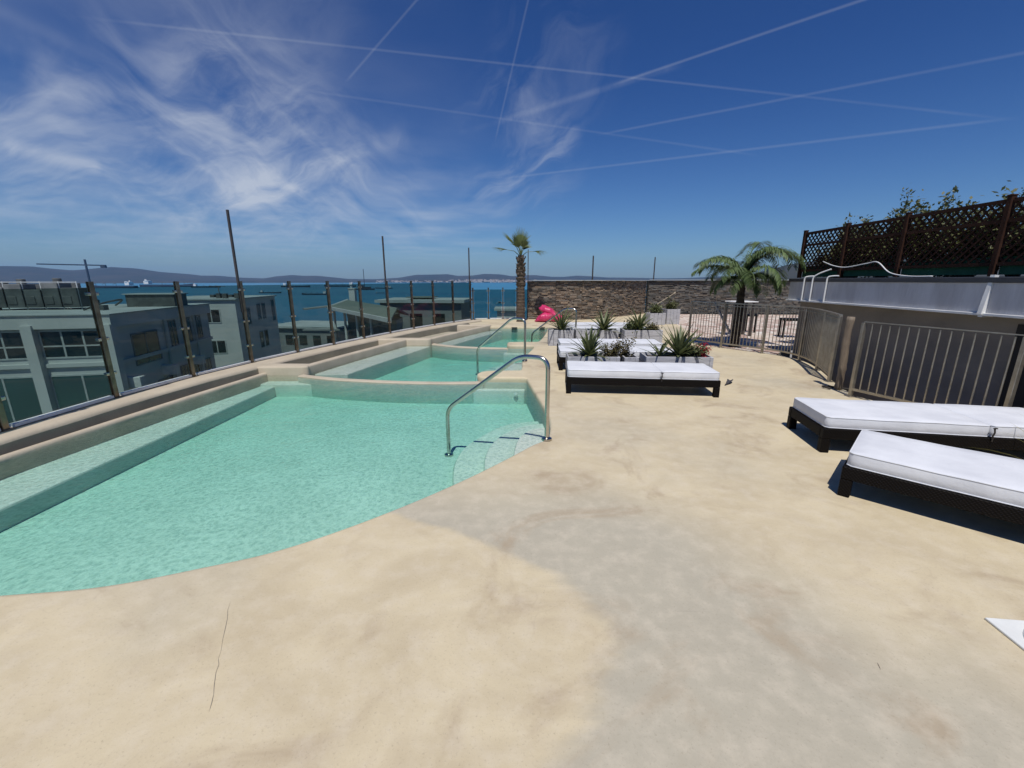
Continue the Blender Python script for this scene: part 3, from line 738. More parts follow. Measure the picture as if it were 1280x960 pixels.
# ------------------------------------------------------------------ loungers
def make_lounger():
    o = empty('sun_lounger', (0, 0, 0), 'x', 'sun lounger', 'dark rattan sun loungers with white cushions')
    L, Wd, zt, th = 2.0, .70, .226, .095
    mb = MB()
    for y in (.03, Wd - .03): mb.box((L / 2, y, zt - th / 2), (L, .06, th))
    for x in (.03, L - .03): mb.box((x, Wd / 2, zt - th / 2 - .001), (.06, Wd - .12, th - .004))
    for k in range(12): mb.box((.12 + k * .16, Wd / 2, zt - .035), (.11, Wd - .12, .016))
    mb.build('frame', MT['rattan'], o, bevel=.008, local=True)
    for x in (.035, L - .035):
        for y in (.035, Wd - .035):
            mb = MB(); mb.box((x, y, (zt - th) / 2), (.07, .07, zt - th)); mb.build('leg', MT['rattan'], o, bevel=.008, local=True)
    for x0, x1 in ((.02, 1.245), (1.252, 1.985)):
        nx, ny = 22, 9; top = []; rr = random.Random(int(x0 * 100)); bz = zt + .002; hgt = .115
        b = []
        mb = MB()
        # puffed, slightly wrinkled pad: stacked rounded loops
        def loop(inset, z, wob):
            pts = []; w, d = x1 - x0 - 2 * inset, Wd - .03 - 2 * inset; rc = .022
            for cxx, cyy, a0 in ((1, 1, 0), (0, 1, 90), (0, 0, 180), (1, 0, 270)):
                for k in range(5):
                    a = math.radians(a0 + 90 * k / 4)
                    pts.append((x0 + inset + (w - rc if cxx else rc) + rc * math.cos(a), .015 + inset + (d - rc if cyy else rc) + rc * math.sin(a)))
            out = []
            for i in range(len(pts)):
                p, q = Vector(pts[i]), Vector(pts[(i + 1) % len(pts)]); n = max(1, int((q - p).length / .06))
                for k in range(n):
                    s_ = p.lerp(q, k / n); out.append((s_.x, s_.y, z + wob * (math.sin(s_.x * 9 + z * 60) * .5 + math.sin(s_.x * 23 + s_.y * 17) * .3)))
            return out
        lv = [(.004, bz, 0), (.0, bz + .005, .001), (-.002, bz + .045, .0015), (.0, bz + .088, .002), (.002, bz + .096, .003), (.008, bz + .100, .004), (.10, bz + .101, .005), (.22, bz + .1015, .005)]
        loops = [loop(i, z, w) for i, z, w in lv]; n0 = min(len(l) for l in loops)
        # resample to equal counts
        def res(l, n):
            ps = [Vector(p) for p in l] + [Vector(l[0])]; ds = [0]
            for a, c in zip(ps, ps[1:]): ds.append(ds[-1] + (c - a).length)
            out = []; j = 0
            for k in range(n):
                s_ = ds[-1] * k / n
                while ds[j + 1] < s_: j += 1
                f = (s_ - ds[j]) / max(1e-6, ds[j + 1] - ds[j]); out.append(ps[j].lerp(ps[j + 1], f))
            return out
        n0 = 96; loops = [res(l, n0) for l in loops]
        fs = []
        for i in range(len(loops) - 1):
            for k in range(n0): k2 = (k + 1) % n0; fs.append((i * n0 + k, i * n0 + k2, (i + 1) * n0 + k2, (i + 1) * n0 + k))
        fs.append(tuple(range(n0))[::-1]); fs.append(tuple((len(loops) - 1) * n0 + k for k in range(n0)))
        mb.add([p for l in loops for p in l], fs)
        cu = mb.build('cushion', MT['cushion'], o, smooth=True, local=True)
        for zi in (1, 4):
            mb = MB(); lp = [Vector(p) for p in loops[zi]]; cc = sum(lp, Vector()) / len(lp)
            mb.tube([p + (p - cc).normalized() * .001 for p in lp + lp[:1]], .0042, 6, cap=False); mb.build('piping', MT['cushion'], cu, smooth=True, local=True)
    mb = MB(); mb.tube([(1.248, -.004, zt + .088), (1.25, -.012, zt + .05), (1.244, -.010, zt + .02), (1.25, -.006, zt - .03)], .006, 6)
    mb.tube([(1.235, -.008, zt + .084), (1.248, -.014, zt + .090), (1.262, -.008, zt + .086)], .006, 6)
    mb.build('tie_cord', MT['strap'], o, local=True)
    return o
proto = make_lounger()
lounge = [((2.335, 2.76), -45.0, 'white cushioned lounger nearest the camera, cut by the right edge'),
          ((2.76, 3.53), -10.5, 'second lounger on the right, between the nearest lounger and the metal railing'),
          ((.735, 5.56), -6.0, 'front lounger of the centre row, in front of the yucca planters'),
          ((.80, 7.08), -3.0, 'lounger directly behind the yucca planters, mostly hidden by them'),
          ((.91, 8.04), -2.0, 'lounger behind the one at the yucca planters, before the slatted planters'),
          ((1.50, 10.42), -2.0, 'lounger just behind the slatted grey planters, only its cushion showing'),
          ((1.42, 11.55), -2.0, 'farthest lounger, a white cushion edge below the slate wall')]
for i, ((x, y), a, lab) in enumerate(lounge):
    o = proto if i == 0 else copy_tree(proto)
    o.location = (x, y, 0); o.rotation_euler.z = math.radians(a); o['label'] = lab

# ------------------------------------------------------------------ planters and plants
PL_N = 0
def planter(x0, y0, w, d, h, rz, label, slats='v', taper=.0):
    o = empty('planter_box', (x0, y0, 0), label, 'planter', 'whitewashed wooden planters', rz)
    mb = MB(); tk = .022
    n = max(1, round(w / .125))
    def side(ax0, ax1, ay, horizontal, normal):
        pass
    if slats == 'v':
        for k in range(n):
            pw = w / n
            for y in (tk / 2, d - tk / 2): mb.box((pw * (k + .5), y, h / 2), (pw - .006, tk, h))
        m_ = max(1, round(d / .125))
        for k in range(m_):
            pw = (d - 2 * tk) / m_
            for x in (tk / 2, w - tk / 2): mb.box((x, tk + pw * (k + .5), h / 2), (tk, pw - .006, h))
    else:
        m_ = max(2, round(h / .12)); ph = h / m_
        for k in range(m_):
            for y in (tk / 2, d - tk / 2): mb.box((w / 2, y, ph * (k + .5)), (w, tk, ph - .006))
            for x in (tk / 2, w - tk / 2): mb.box((x, d / 2, ph * (k + .5)), (tk, d - 2 * tk, ph - .006))
        for x in (.0, .5, 1.0): mb.box((min(max(w * x, .03), w - .03), -.007, h / 2), (.05, .014, h - .01))
    mb.build('box', MT['planks'], o, bevel=.003, seg=1, local=True)
    mb = MB()
    rows = []
    for i in range(7):
        rows.append([(tk + (w - 2 * tk) * i / 6, tk + (d - 2 * tk) * j / 4, h - .05 + R.uniform(-.012, .012)) for j in range(5)])
    mb.grid(rows); mb.build('soil', MT['soil'], o, local=True)
    return o
planter(.86, 6.42, .80, .42, .36, -.05, 'grey planter box behind the front lounger, left one with bronze succulents', 'h')
planter(1.73, 6.40, .22, .40, .35, -.05, 'narrow grey planter box between the two yucca planters, behind the front lounger', 'h')
planter(2.05, 6.36, 1.0, .46, .37, -.07, 'long grey planter box behind the front lounger with tall yucca and red flowers', 'h')
planter(.86, 9.86, .58, .42, .37, -.02, 'slatted grey planter box at the pool edge, leftmost of the middle row', 'v')
planter(1.50, 9.90, .50, .42, .36, -.02, 'slatted grey planter box second from the pool edge, middle row', 'v')
planter(2.06, 9.90, .44, .42, .36, -.02, 'slatted grey planter box third from the pool edge, middle row', 'v')
planter(2.56, 9.60, .86, .50, .40, -.03, 'plain grey planter box at the right end of the middle row', 'h')
planter(4.74, 14.62, .56, .45, .40, .10, 'pale square planter by the slate wall corner, the nearer one', 'v')
planter(5.40, 14.86, .48, .48, .52, .12, 'taller pale planter by the slate wall corner, the right one', 'v')

def blade(mb, base, az, lean, length, width, droop, seg=5, fold=.25):
    d = Vector((math.cos(az), math.sin(az), 0)); side = Vector((-d.y, d.x, 0)); p = Vector(base); ang = math.pi / 2 - lean
    l, c, r_ = [], [], []
    for k in range(seg + 1):
        s_ = k / seg; w = width * (1 - s_) ** .7 * (.55 + 1.1 * min(s_ * 3, .45))
        nrm = Vector((-d.x * math.sin(ang), -d.y * math.sin(ang), math.cos(ang)))
        l.append(p - side * w + nrm * w * fold); c.append(p.copy()); r_.append(p + side * w + nrm * w * fold)
        p = p + (d * math.cos(ang) + Vector((0, 0, 1)) * math.sin(ang)) * (length / seg); ang -= droop / seg
    mb.grid([l, c, r_])
def yucca(x, y, z, n, L, name, label, group='plants in the planters', lean=(.1, 1.15), mat='yucca', width=.026, droop=.45):
    mb = MB(); r = random.Random(int(x * 100 + y * 31))
    for i in range(n):
        f = i / n; az = i * 2.4 + r.uniform(-.3, .3); ln = lean[0] + (lean[1] - lean[0]) * f + r.uniform(-.08, .08)
        blade(mb, (x + .02 * math.cos(az), y + .02 * math.sin(az), z + .05 * (1 - f)), az, ln, L * r.uniform(.75, 1.1), width * r.uniform(.8, 1.15), droop * r.uniform(.4, 1.4))
    o = empty(name, (x, y, z), label, 'plant', group)
    mb.build('leaves', MT[mat], o, smooth=True, fixn=False)
    st = MB(); st.tube([(x, y, z - .03), (x, y, z + .07)], [.03, .02], 8); st.build('stem', MT['trunk'], o)
    return o
def bush(x, y, z, rx, ry, rz, n, s, name, label, mat, group='plants in the planters', stems=10, flat=.3, cat='plant', lobes=4):
    r = random.Random(int(x * 77 + y * 13 + n)); mb = MB(); st = MB()
    ls = [(r.uniform(-.6, .6), r.uniform(-.6, .6), r.uniform(.35, .8), r.uniform(.25, .42)) for _ in range(lobes)]
    tips = []
    for lx, ly, lz, lr in ls:
        for k in range(stems):
            q = Vector((lx + r.gauss(0, lr * .5), ly + r.gauss(0, lr * .5), max(.05, lz + r.gauss(0, lr * .5))))
            tips.append(Vector((x + q.x * rx, y + q.y * ry, z + q.z * rz)))
    for tp in tips:
        a = Vector((x + (tp.x - x) * .2, y + (tp.y - y) * .2, z)); m_ = a.lerp(tp, .6) + Vector((0, 0, .04 * rz))
        st.tube([a, m_, tp], [s * .12, s * .09, s * .05], 5)
        for k in range(max(3, n // len(tips))):
            c = a.lerp(tp, r.uniform(.45, 1.08)) + Vector((r.gauss(0, s * .7), r.gauss(0, s * .7), r.gauss(0, s * .6)))
            az = r.uniform(0, 6.28); el = r.uniform(-.3, 1.2); d = Vector((math.cos(az) * math.cos(el), math.sin(az) * math.cos(el), math.sin(el)))
            sd = d.cross(Vector((r.uniform(-1, 1), r.uniform(-1, 1), 1))).normalized(); L = s * r.uniform(.6, 1.25)
            mb.add([c, c + d * L * .5 + sd * L * .26, c + d * L, c + d * L * .5 - sd * L * .26], [(0, 1, 2, 3)])
    o = empty(name, (x, y, z), label, cat, group)
    mb.build('leaves', MT[mat], o, fixn=False); st.build('stems', MT['trunk'], o)
    return o
yucca(1.22, 6.60, .33, 46, .46, 'yucca_plant', 'spiky green plant in the left planter behind the front lounger', lean=(.1, 1.5), width=.036)
bush(1.62, 6.58, .30, .30, .20, .30, 1500, .04, 'succulent_plant', 'bronze succulent clump at the right end of the left planter', 'succulent', stems=9)
yucca(2.62, 6.56, .33, 48, .54, 'yucca_plant', 'tallest spiky yucca, in the long planter behind the front lounger', lean=(.1, 1.45), width=.038)
bush(2.80, 6.58, .32, .26, .16, .18, 700, .05, 'succulent_plant', 'low yellow green leaves at the foot of the tallest yucca', 'yucca', stems=8)
yucca(2.32, 6.55, .33, 10, .40, 'yucca_plant', 'sparse few-leaved spiky plant left of the tallest yucca', lean=(.5, 1.15))
bush(2.98, 6.55, .32, .17, .14, .20, 420, .04, 'red_flower', 'red flowering plant at the right end of the long planter', 'red', stems=7)
MT['redleaf'] = MT['red']
yucca(1.17, 10.06, .33, 60, .62, 'yucca_plant', 'arching light green plant in the leftmost slatted planter near the pool', lean=(.15, 1.3), width=.022, droop=.9, mat='yucca')
yucca(2.18, 10.08, .32, 44, .55, 'yucca_plant', 'dark green spiky plant in front of the far white cushions', lean=(.3, 1.5), width=.038)
yucca(2.95, 9.85, .36, 44, .50, 'yucca_plant', 'spiky green plant in the right end planter of the middle row', lean=(.2, 1.45), width=.038)
bush(2.78, 9.83, .34, .24, .17, .24, 800, .05, 'succulent_plant', 'bushy green leaves left of the spiky plant, right end planter of middle row', 'yucca', stems=8)
bush(3.22, 9.83, .34, .2, .16, .2, 700, .05, 'succulent_plant', 'low bronze succulent at the corner of the right end planter, middle row', 'succulent', stems=8)
bush(5.02, 14.85, .36, .28, .22, .28, 900, .07, 'leafy_plant', 'green plant in the nearer pale planter by the slate wall', 'yucca', stems=8)
bush(5.64, 15.1, .48, .26, .22, .3, 900, .07, 'leafy_plant', 'yellow green plant in the taller pale planter by the slate wall', 'shrub', stems=8)
yucca(4.16, 2.86, .0, 26, .62, 'grass_plant', 'thin yellow green leaf blades between the two right loungers at the frame edge', None, (.1, 1.0), 'grassblade', .008, .9)
mb = MB(); mb.tube([(4.80, 15.75, .0), (5.4, 16.15, .58), (6.2, 16.6, .99)], [.016, .016, .014], 8); mb.tube([(6.2, 16.6, .99), (6.3, 16.66, 1.04)], [.03, .03], 8)
tag(mb.build('leaning_pole', MT['grate']), 'long thin tan pole leaning up behind the pale planters', 'pole')

# bean bag
bb = empty('bean_bag', (*G(685, 402), 0), 'pink bean bag slumped against the brown slate wall', 'bean bag')
def bag(name, xs, tops, bots, wid, tilt, seed):
    mb = MB(); rr = random.Random(seed); rows = []; n = 26; a1, a2 = rr.uniform(0, 6), rr.uniform(0, 6)
    for i in range(n + 1):
        f = i / n * (len(xs) - 1); k = min(int(f), len(xs) - 2); q = f - k; q = q * q * (3 - 2 * q)
        g = lambda a: a[k] + (a[k + 1] - a[k]) * q
        x, zt, zb, w = g(xs), g(tops), g(bots), g(wid); row = []
        for j in range(25):
            a = 2 * math.pi * j / 24; ca, sa = math.cos(a), math.sin(a)
            ex = .75; py = math.copysign(abs(ca) ** ex, ca) * w; pz = (zt + zb) / 2 + math.copysign(abs(sa) ** ex, sa) * (zt - zb) / 2
            k2 = 1 + .05 * math.sin(x * 17 + a1 + a * 2) + .035 * math.sin(x * 31 + a2 - a * 3)
            row.append((x + .05 * sa, py * k2 + tilt * pz, zb + (pz - zb) * k2))
        rows.append(row)
    mb.grid(rows); return mb.build(name, MT['pink'], bb, smooth=True, local=True)
bag('seat', [-.46, -.42, -.30, -.10, .12, .34, .44], [.10, .19, .30, .36, .30, .16, .08], [.03, .0, .0, .0, .0, .0, .03], [.04, .20, .30, .34, .30, .2, .05], 0, 4)
bag('backrest', [-.30, -.27, -.15, .05, .28, .47, .53], [.56, .60, .60, .50, .34, .20, .12], [.50, .42, .34, .27, .16, .06, .06], [.03, .14, .24, .28, .24, .16, .03], .25, 9)

# ------------------------------------------------------------------ palms
def fan_palm():
    bx, by = .32, 15.9
    o = empty('fan_palm', (bx, by, 0), 'slim palm with few ragged fan fronds at the far end of the pool', 'palm tree')
    mb = MB(); pts = []; rs = []
    for k in range(60):
        z = 2.38 * k / 59; pts.append((bx + .012 * math.sin(z * 2), by, z)); rs.append((.165 - .02 * z + (.035 if z > 1.3 else 0) * ((k % 4) / 3.0) + (.012 if k % 3 == 0 else 0)) * .92)
    rs[-4:] = [.13, .12, .10, .08]
    mb.tube(pts, rs, 12); r = random.Random(2)
    for k in range(90):      # stubs of old leaf bases
        z = r.uniform(1.25, 2.3); a = r.uniform(0, 6.28); rr = .13
        b = Vector((bx + rr * math.cos(a), by + rr * math.sin(a), z)); mb.beam(b, b + Vector((math.cos(a) * .05, math.sin(a) * .05, .09)), .05, .02)
    mb.build('trunk', MT['trunk'], o, smooth=False)
    top = Vector((bx, by, 2.42))
    # frond: azimuth, elevation, petiole length, fan radius
    for az, el, pl, fr, dr in ((85, 84, .34, .62, .05), (158, 50, .46, .62, .2), (183, 16, .50, .62, .7), (30, 66, .25, .40, .2), (-8, 10, .44, .58, 1.2), (300, 58, .26, .40, .4), (240, 50, .28, .42, .4), (205, 66, .32, .44, .2), (60, 35, .3, .42, .5), (130, 68, .3, .5, .2)):
        a, e = math.radians(az), math.radians(el); d = Vector((math.cos(a) * math.cos(e), math.sin(a) * math.cos(e) * .9, math.sin(e)))
        mb = MB(); q = top + d * pl; mb.tube([top - Vector((0, 0, .1)), top + d * pl * .5 + Vector((0, 0, .03)), q], [.018, .012, .008], 6)
        sd = d.cross(Vector((0, 0, 1))); sd = sd.normalized() if sd.length > .1 else Vector((1, 0, 0)); up = sd.cross(d)
        for k in range(17):
            f = (k - 8) / 8; an = f * .85
            dd = (d * math.cos(an) + sd * math.sin(an)).normalized(); L = fr * (1 - .25 * abs(f)) * r.uniform(.85, 1.1)
            w = .017; s2 = dd.cross(up).normalized(); ctr = []
            p = q.copy(); v = dd.copy(); l, c, rr = [], [], []
            for s_ in range(5):
                ww = w * (1, 1.3, 1.0, .6, .1)[s_]; l.append(p - s2 * ww); c.append(p - up * ww * .4); rr.append(p + s2 * ww)
                p = p + v * (L / 4); v = (v + Vector((0, 0, -dr * (.12 + .22 * s_ / 4) * (1 + abs(f))))).normalized()
            mb.grid([l, c, rr])
        mb.build('frond', MT['fanleaf'], o, fixn=False)
fan_palm()
def feather_palm():
    bx, by = G(920, 438, 0); bx, by = 5.15, 9.75
    o = empty('feather_palm', (bx, by, 0), 'palm with long drooping feather fronds behind the curved railing', 'palm tree')
    mb = MB(); pts = [(bx + .03 * math.sin(z * 2), by, z) for z in [1.45 * k / 30 for k in range(31)]]
    mb.tube(pts, [.10 - .03 * (k / 30) + (.012 if k % 3 == 0 else 0) for k in range(31)], 12); mb.build('trunk', MT['trunk_dark'], o)
    top = Vector((bx + .05, by, 1.50)); r = random.Random(5)
    fr = [((.95, .1), 1.75, 1.32, 1.34), ((.88, -.3), 1.6, 1.22, 1.25), ((.85, .35), 1.6, 1.28, 1.25), ((.55, .5), 1.6, 1.38, 1.0), ((.3, -.5), 1.3, 1.35, 1.1), ((-.4, .2), 1.3, 1.2, 1.2), ((-.95, -.1), 1.3, .86, .72), ((-.85, .35), 1.2, .72, .70), ((-.75, -.5), 1.1, .70, .80), ((.35, -.8), 1.15, .85, 1.1), ((-.2, -.9), 1.0, .65, 1.0),
          ((.4, .8), 1.4, .95, 1.1), ((-.35, .8), 1.2, .85, 1.0), ((-.6, -.5), .85, .35, .8), ((.6, -.5), .9, .5, .95), ((.95, -.1), .95, .55, .95), ((-.95, .0), .8, .35, .8), ((.1, -1), .8, .3, .8)]
    for (dx, dy), L, el0, curl in fr:
        a = math.atan2(dy, dx); ang = el0 * 1.1; L *= .96; p = top.copy(); spine = [p.copy()]; n = 26
        for k in range(n):
            p = p + Vector((math.cos(a) * math.cos(ang), math.sin(a) * math.cos(ang), math.sin(ang))) * (L / n); spine.append(p.copy()); ang -= curl * 2.2 / n * (.6 + .8 * k / n)
        mb = MB(); mb.tube(spine, [.016 * (1 - k / (n + 2)) + .003 for k in range(n + 1)], 6)
        for k in range(3, n + 1):
            for h in (0, .25, .5, .75):
                kk = min(k + h, n); i = int(kk); q = spine[i].lerp(spine[min(i + 1, n)], kk - i); tv = (spine[min(i + 1, n)] - spine[max(i - 1, 0)]).normalized()
                sd = tv.cross(Vector((0, 0, 1))).normalized(); s_ = k / n; ll = (.46 if L > 1.2 else .40) * (1 - .55 * s_ * s_) * min(1, .4 + 2.2 * s_)
                for sg in (-1, 1):
                    v = (sd * sg * r.uniform(.7, 1.0) + tv * .55 + Vector((0, 0, r.uniform(-.05, .55)))).normalized(); pp = q.copy(); w = .0095
                    wv_ = v.cross(Vector((0, 0, 1))).normalized(); l, rr = [], []
                    for s2 in range(5):
                        ww = w * (.7, 1, .9, .6, .1)[s2]; l.append(pp - wv_ * ww); rr.append(pp + wv_ * ww)
                        pp = pp + v * (ll * r.uniform(.9, 1.1) / 4); v = (v + Vector((0, 0, -.42))).normalized()
                    mb.grid([l, rr])
        mb.build('frond', MT['palmleaf'], o, fixn=False)
feather_palm()

# ------------------------------------------------------------------ curved railing, straight railing, post
def railing(name, line, h, label, spacing, nposts, bar=.0075):
    o = empty(name, (line[0][0], line[0][1], 0), label, 'railing')
    ds = [0]
    for a, b in zip(line, line[1:]): ds.append(ds[-1] + (b - a).length)
    def at(s_):
        for i in range(len(line) - 1):
            if s_ <= ds[i + 1] + 1e-6: return line[i].lerp(line[i + 1], (s_ - ds[i]) / (ds[i + 1] - ds[i]))
        return line[-1]
    mb = MB()
    for a, b in zip(line, line[1:]): mb.beam((*a, h), (*b, h), .045 if spacing < .09 else .03, .022 if spacing < .09 else .010)
    mb.build('top_rail', MT['dull_rail'], o)
    mb = MB()
    for a, b in zip(line, line[1:]): mb.beam((*a, .10), (*b, .10), .03, .03)
    mb.build('bottom_rail', MT['dull_rail'], o)
    mb = MB()
    if spacing < .09:
        for a, b in zip(line, line[1:]): mb.beam((*a, h - .06), (*b, h - .06), .02, .012)
        mb.build('middle_rail', MT['dull_rail'], o)
    np_ = nposts; L = ds[-1]; px = [L * k / np_ for k in range(np_ + 1)]
    for s_ in px:
        p = at(s_); mb = MB(); mb.box((p.x, p.y, h / 2 - .006), (.042, .042, h - .012)); mb.box((p.x, p.y, .005), (.1, .1, .01)); mb.build('post', MT['dull_rail'], o, bevel=.003, seg=1)
    k = 1
    while k * spacing < L:
        s_ = k * spacing; k += 1
        if min(abs(s_ - x) for x in px) < .03: continue
        p = at(s_); mb = MB(); mb.tube([(p.x, p.y, .10), (p.x, p.y, h - .02)], bar, 8, cap=False); mb.build('baluster', MT['dull_rail'], o, smooth=True)
    return o
railing('metal_railing', rl, 1.0, 'long curved metal railing around the deck with the palm behind it', .074, 5)
railing('metal_railing', [st0, st0 + dr_ * 1.45, st0 + dr_ * 2.9], .985, 'straight metal railing at the right, in front of the dark building wall', .098, 2, .0085)
mb = MB(); pb = Vector(G(1047, 487)); rr = random.Random(8)
mb.tube([(pb.x + .01 * math.sin(z * 6), pb.y, z) for z in [1.02 * k / 20 for k in range(21)]], [.046 + rr.uniform(-.005, .005) for _ in range(21)], 14)
bp = mb.build('railing_post', MT['post'], smooth=True); tag(bp, 'thick weathered brown post where the two railings meet', 'post')
bp.data.transform(Matrix.Translation((0, 0, 0)))
mb = MB(); mb.tube([(pb.x - .12, pb.y - .02, .02), (pb.x - .16, pb.y + .08, .03), (pb.x - .05, pb.y + .12, .02), (pb.x + .1, pb.y - .05, .02), (pb.x + .3, pb.y - .16, .02)], .014, 8)  # shadow of the railing at the post foot, modelled as a thin black tube
tag(mb.build('rail_shadow_line', MT['strap'], smooth=True), 'black curved line standing for the railing shadow at the foot of the brown post', 'cable')

# terrace behind the railing
pv = fill_poly('patio_paving', PAVE + [(14.0, 19.0), (14.0, 9.45), (5.95, 9.2)], .0, MT['paving']); struct(pv)
mb = MB(); mb.grid([[(x, y, z) for x, y in RIGHT[1:kpit + 1] + [(5.95, 9.2), (6.2, 9.3)]] for z in (0, -.8)]); struct(mb.build('ramp_wall', MT['concrete']))
mb = MB(); mb.prism([(3.5, -4), (10, -4), (10, 9.6), (3.5, 9.6)], -.85, -.75); struct(mb.build('ramp_floor', MT['concrete']))
mb = MB(); mb.beam((4.75, 10.1, 1.0), (5.22, 9.72, .0), .09, .03); mb.beam((4.77, 10.13, 1.0), (5.24, 9.75, .0), .03, .05)
tag(mb.build('slanted_board', MT['planks']), 'grey board slanting down behind the curved railing, left of the palm', 'board')
tb = empty('white_table', (6.3, 11.8, 0), 'flat white table top on dark legs behind the railing and palm', 'table')
mb = MB(); mb.box((6.3, 11.8, .93), (.66, .5, .03), .1); mb.build('table_top', MT['white'], tb, bevel=.01)
for x, y in ((6.02, 11.6), (6.56, 11.65), (6.0, 11.95), (6.55, 12.0)):
    mb = MB(); mb.box((x, y, .453), (.05, .05, .906)); mb.build('leg', MT['dark_pole'], tb)
for i, (x, y, w, d, h, rz, lab) in enumerate(((6.9, 12.6, .5, .45, .5, .2, 'low dark terrace stool behind the railing, right of the palm'), (7.5, 11.4, .5, .45, .48, -.3, 'low dark terrace stool nearest the grey wall, behind the railing'))):
    s_ = empty('stool', (x, y, 0), lab, 'stool', 'terrace stools', rz)
    mb = MB(); mb.box((0, 0, h), (w, d, .05)); mb.build('seat', MT['rattan'], s_, bevel=.01, local=True)
    for sx_ in (-1, 1):
        for sy in (-1, 1): mb = MB(); mb.box((sx_ * (w / 2 - .04), sy * (d / 2 - .04), h / 2 - .013), (.04, .04, h - .026)); mb.build('leg', MT['rattan'], s_, local=True)

# ------------------------------------------------------------------ right building
B = empty('terrace_building', (5.9, 7.0, 0), 'grey building with whitewashed overhanging parapet behind the right railing', 'building')
Xp0, Yp0, Xp1, Yp1 = 5.83, 9.10, 5.50, .2       # parapet face line, far to near
def px_(y): return Xp1 + (Xp0 - Xp1) * (y - Yp1) / (Yp0 - Yp1)
mb = MB(); mb.prism([(px_(.2) + .28, .2), (10, .2), (10, 9.4), (px_(9.1) + .28, 9.1)], -2.6, 1.12); mb.build('wall', MT['concrete'], B)
mb = MB(); mb.prism([(px_(.2), .2), (10, .2), (10, 9.5), (px_(9.1), 9.1)], 1.12, 1.47); mb.build('parapet', MT['parapet'], B)
mb = MB(); mb.prism([(px_(.2) - .035, .2), (px_(.2) + .29, .2), (px_(9.1) + .29, 9.12), (px_(9.1) - .035, 9.12)], 1.085, 1.118); mb.build('ledge', MT['white'], B, bevel=.006)
mb = MB(); mb.prism([(px_(.2) - .02, .2), (px_(.2) + .6, .2), (px_(9.1) + .6, 9.13), (px_(9.1) - .02, 9.13)], 1.472, 1.535); mb.build('coping', MT['capdark'], B, bevel=.006)
dy0, dy1 = 3.3, 4.98
mb = MB(); mb.prism([(px_(dy0) + .262, dy0), (px_(dy0) + .27, dy0), (px_(dy1) + .27, dy1), (px_(dy1) + .262, dy1)], -.9, 1.0); mb.build('doorway', MT['black'], B)
mb = MB(); xx = px_(5.15); mb.beam((xx - .03, 5.15, 1.10), (xx + .02, 5.15, 1.56), .05, .05); mb.beam((xx - .035, 5.15, 1.09), (xx + .1, 5.15, 1.09), .05, .04); mb.build('bracket', MT['white'], B)
for k, (y, bent) in enumerate(((8.6, 0), (8.35, 1), (7.95, 0))):
    x = px_(y) - .03; pts = [(x, y, 1.10), (x, y, 1.56)] + ([(x + .06, y - .08, 1.63), (x + .16, y - .22, 1.70)] if bent else [(x + .05, y - .06, 1.575), (x + .10, y - .14, 1.575)])
    mb = MB(); mb.tube(bend(pts, .05, 4), .0135, 10); mb.build('pipe', MT['white'], B, smooth='auto')
# white cable draped behind the lattice
mb = MB(); mb.tube(catmull([(6.16, 8.7, 1.86), (6.12, 8.35, 1.77), (6.10, 8.0, 1.73), (6.1, 7.55, 1.78), (6.08, 7.3, 1.79), (6.05, 7.0, 1.62), (6.0, 6.6, 1.56), (5.98, 6.2, 1.555)], 6), .009, 8); cb = mb.build('white_cable', MT['white'], smooth=True)
tag(cb, 'white cable sagging along the foot of the dark lattice fence', 'cable')
# lattice fence
LF = empty('lattice_fence', (6.2, 6.0, 1.54), 'dark brown timber lattice fence above the whitewashed parapet', 'fence')
def lx(y): return 6.17 + (y - 5) * .02
posts = [9.5, 8.3, 7.05, 5.62, 4.2]
for y in posts:
    mb = MB(); mb.box((lx(y), y, 2.03), (.066, .066, .96)); mb.box((lx(y), y, 2.52), (.075, .075, .02)); mb.build('post', MT['lattice'], LF, bevel=.006, seg=1)
for ya, yb in zip(posts, posts[1:]):
    y0, y1 = yb + .045, ya - .045; z0, z1 = 1.70, 2.46
    mb = MB()
    for z in (z0, z1, 2.22): mb.beam((lx(y0), y0, z), (lx(y1), y1, z), .035, .045)
    w = y1 - y0; hh = z1 - z0; stp = .112; k = -hh
    while k < w:
        for sg in (1, -1):
            a0, a1 = max(0, k), min(w, k + hh)
            if a1 - a0 < .03: continue
            za, zb = z0 + (a0 - k), z0 + (a1 - k)
            if sg == 1: p, q = (y0 + a0, za), (y0 + a1, zb)
            else: p, q = (y1 - a0, za), (y1 - a1, zb)
            off = .006 * sg
            mb.beam((lx(p[0]) + off, p[0], p[1]), (lx(q[0]) + off, q[0], q[1]), .030, .010, (1, 0, 0)) if False else mb.beam((lx(p[0]) + off, p[0], p[1]), (lx(q[0]) + off, q[0], q[1]), .024, .010, (1, 0, 0))
        k += stp
    mb.build('lattice_panel', MT['lattice'], LF, fixn=False)
    mb = MB(); mb.box((lx((y0 + y1) / 2) + .05, (y0 + y1) / 2, 1.68), (.012, w, .22)); mb.build('green_panel', MT['green_screen'], LF)
mb = MB(); mb.prism([(6.08, .2), (10, .2), (10, 9.45), (6.10, 9.05)], 1.50, 1.545); tag(mb.build('upper_terrace', MT['capdark']), None, None); bpy.data.objects['upper_terrace']['kind'] = 'structure'
shr = [(6.9, 9.35, .5, 1.10), (6.85, 8.75, .42, 1.10), (6.85, 8.1, .5, 1.28), (6.85, 7.35, .45, 1.36), (6.95, 6.75, .5, 1.22), (7.0, 6.1, .5, 1.0), (6.75, 5.35, .5, 1.52)]
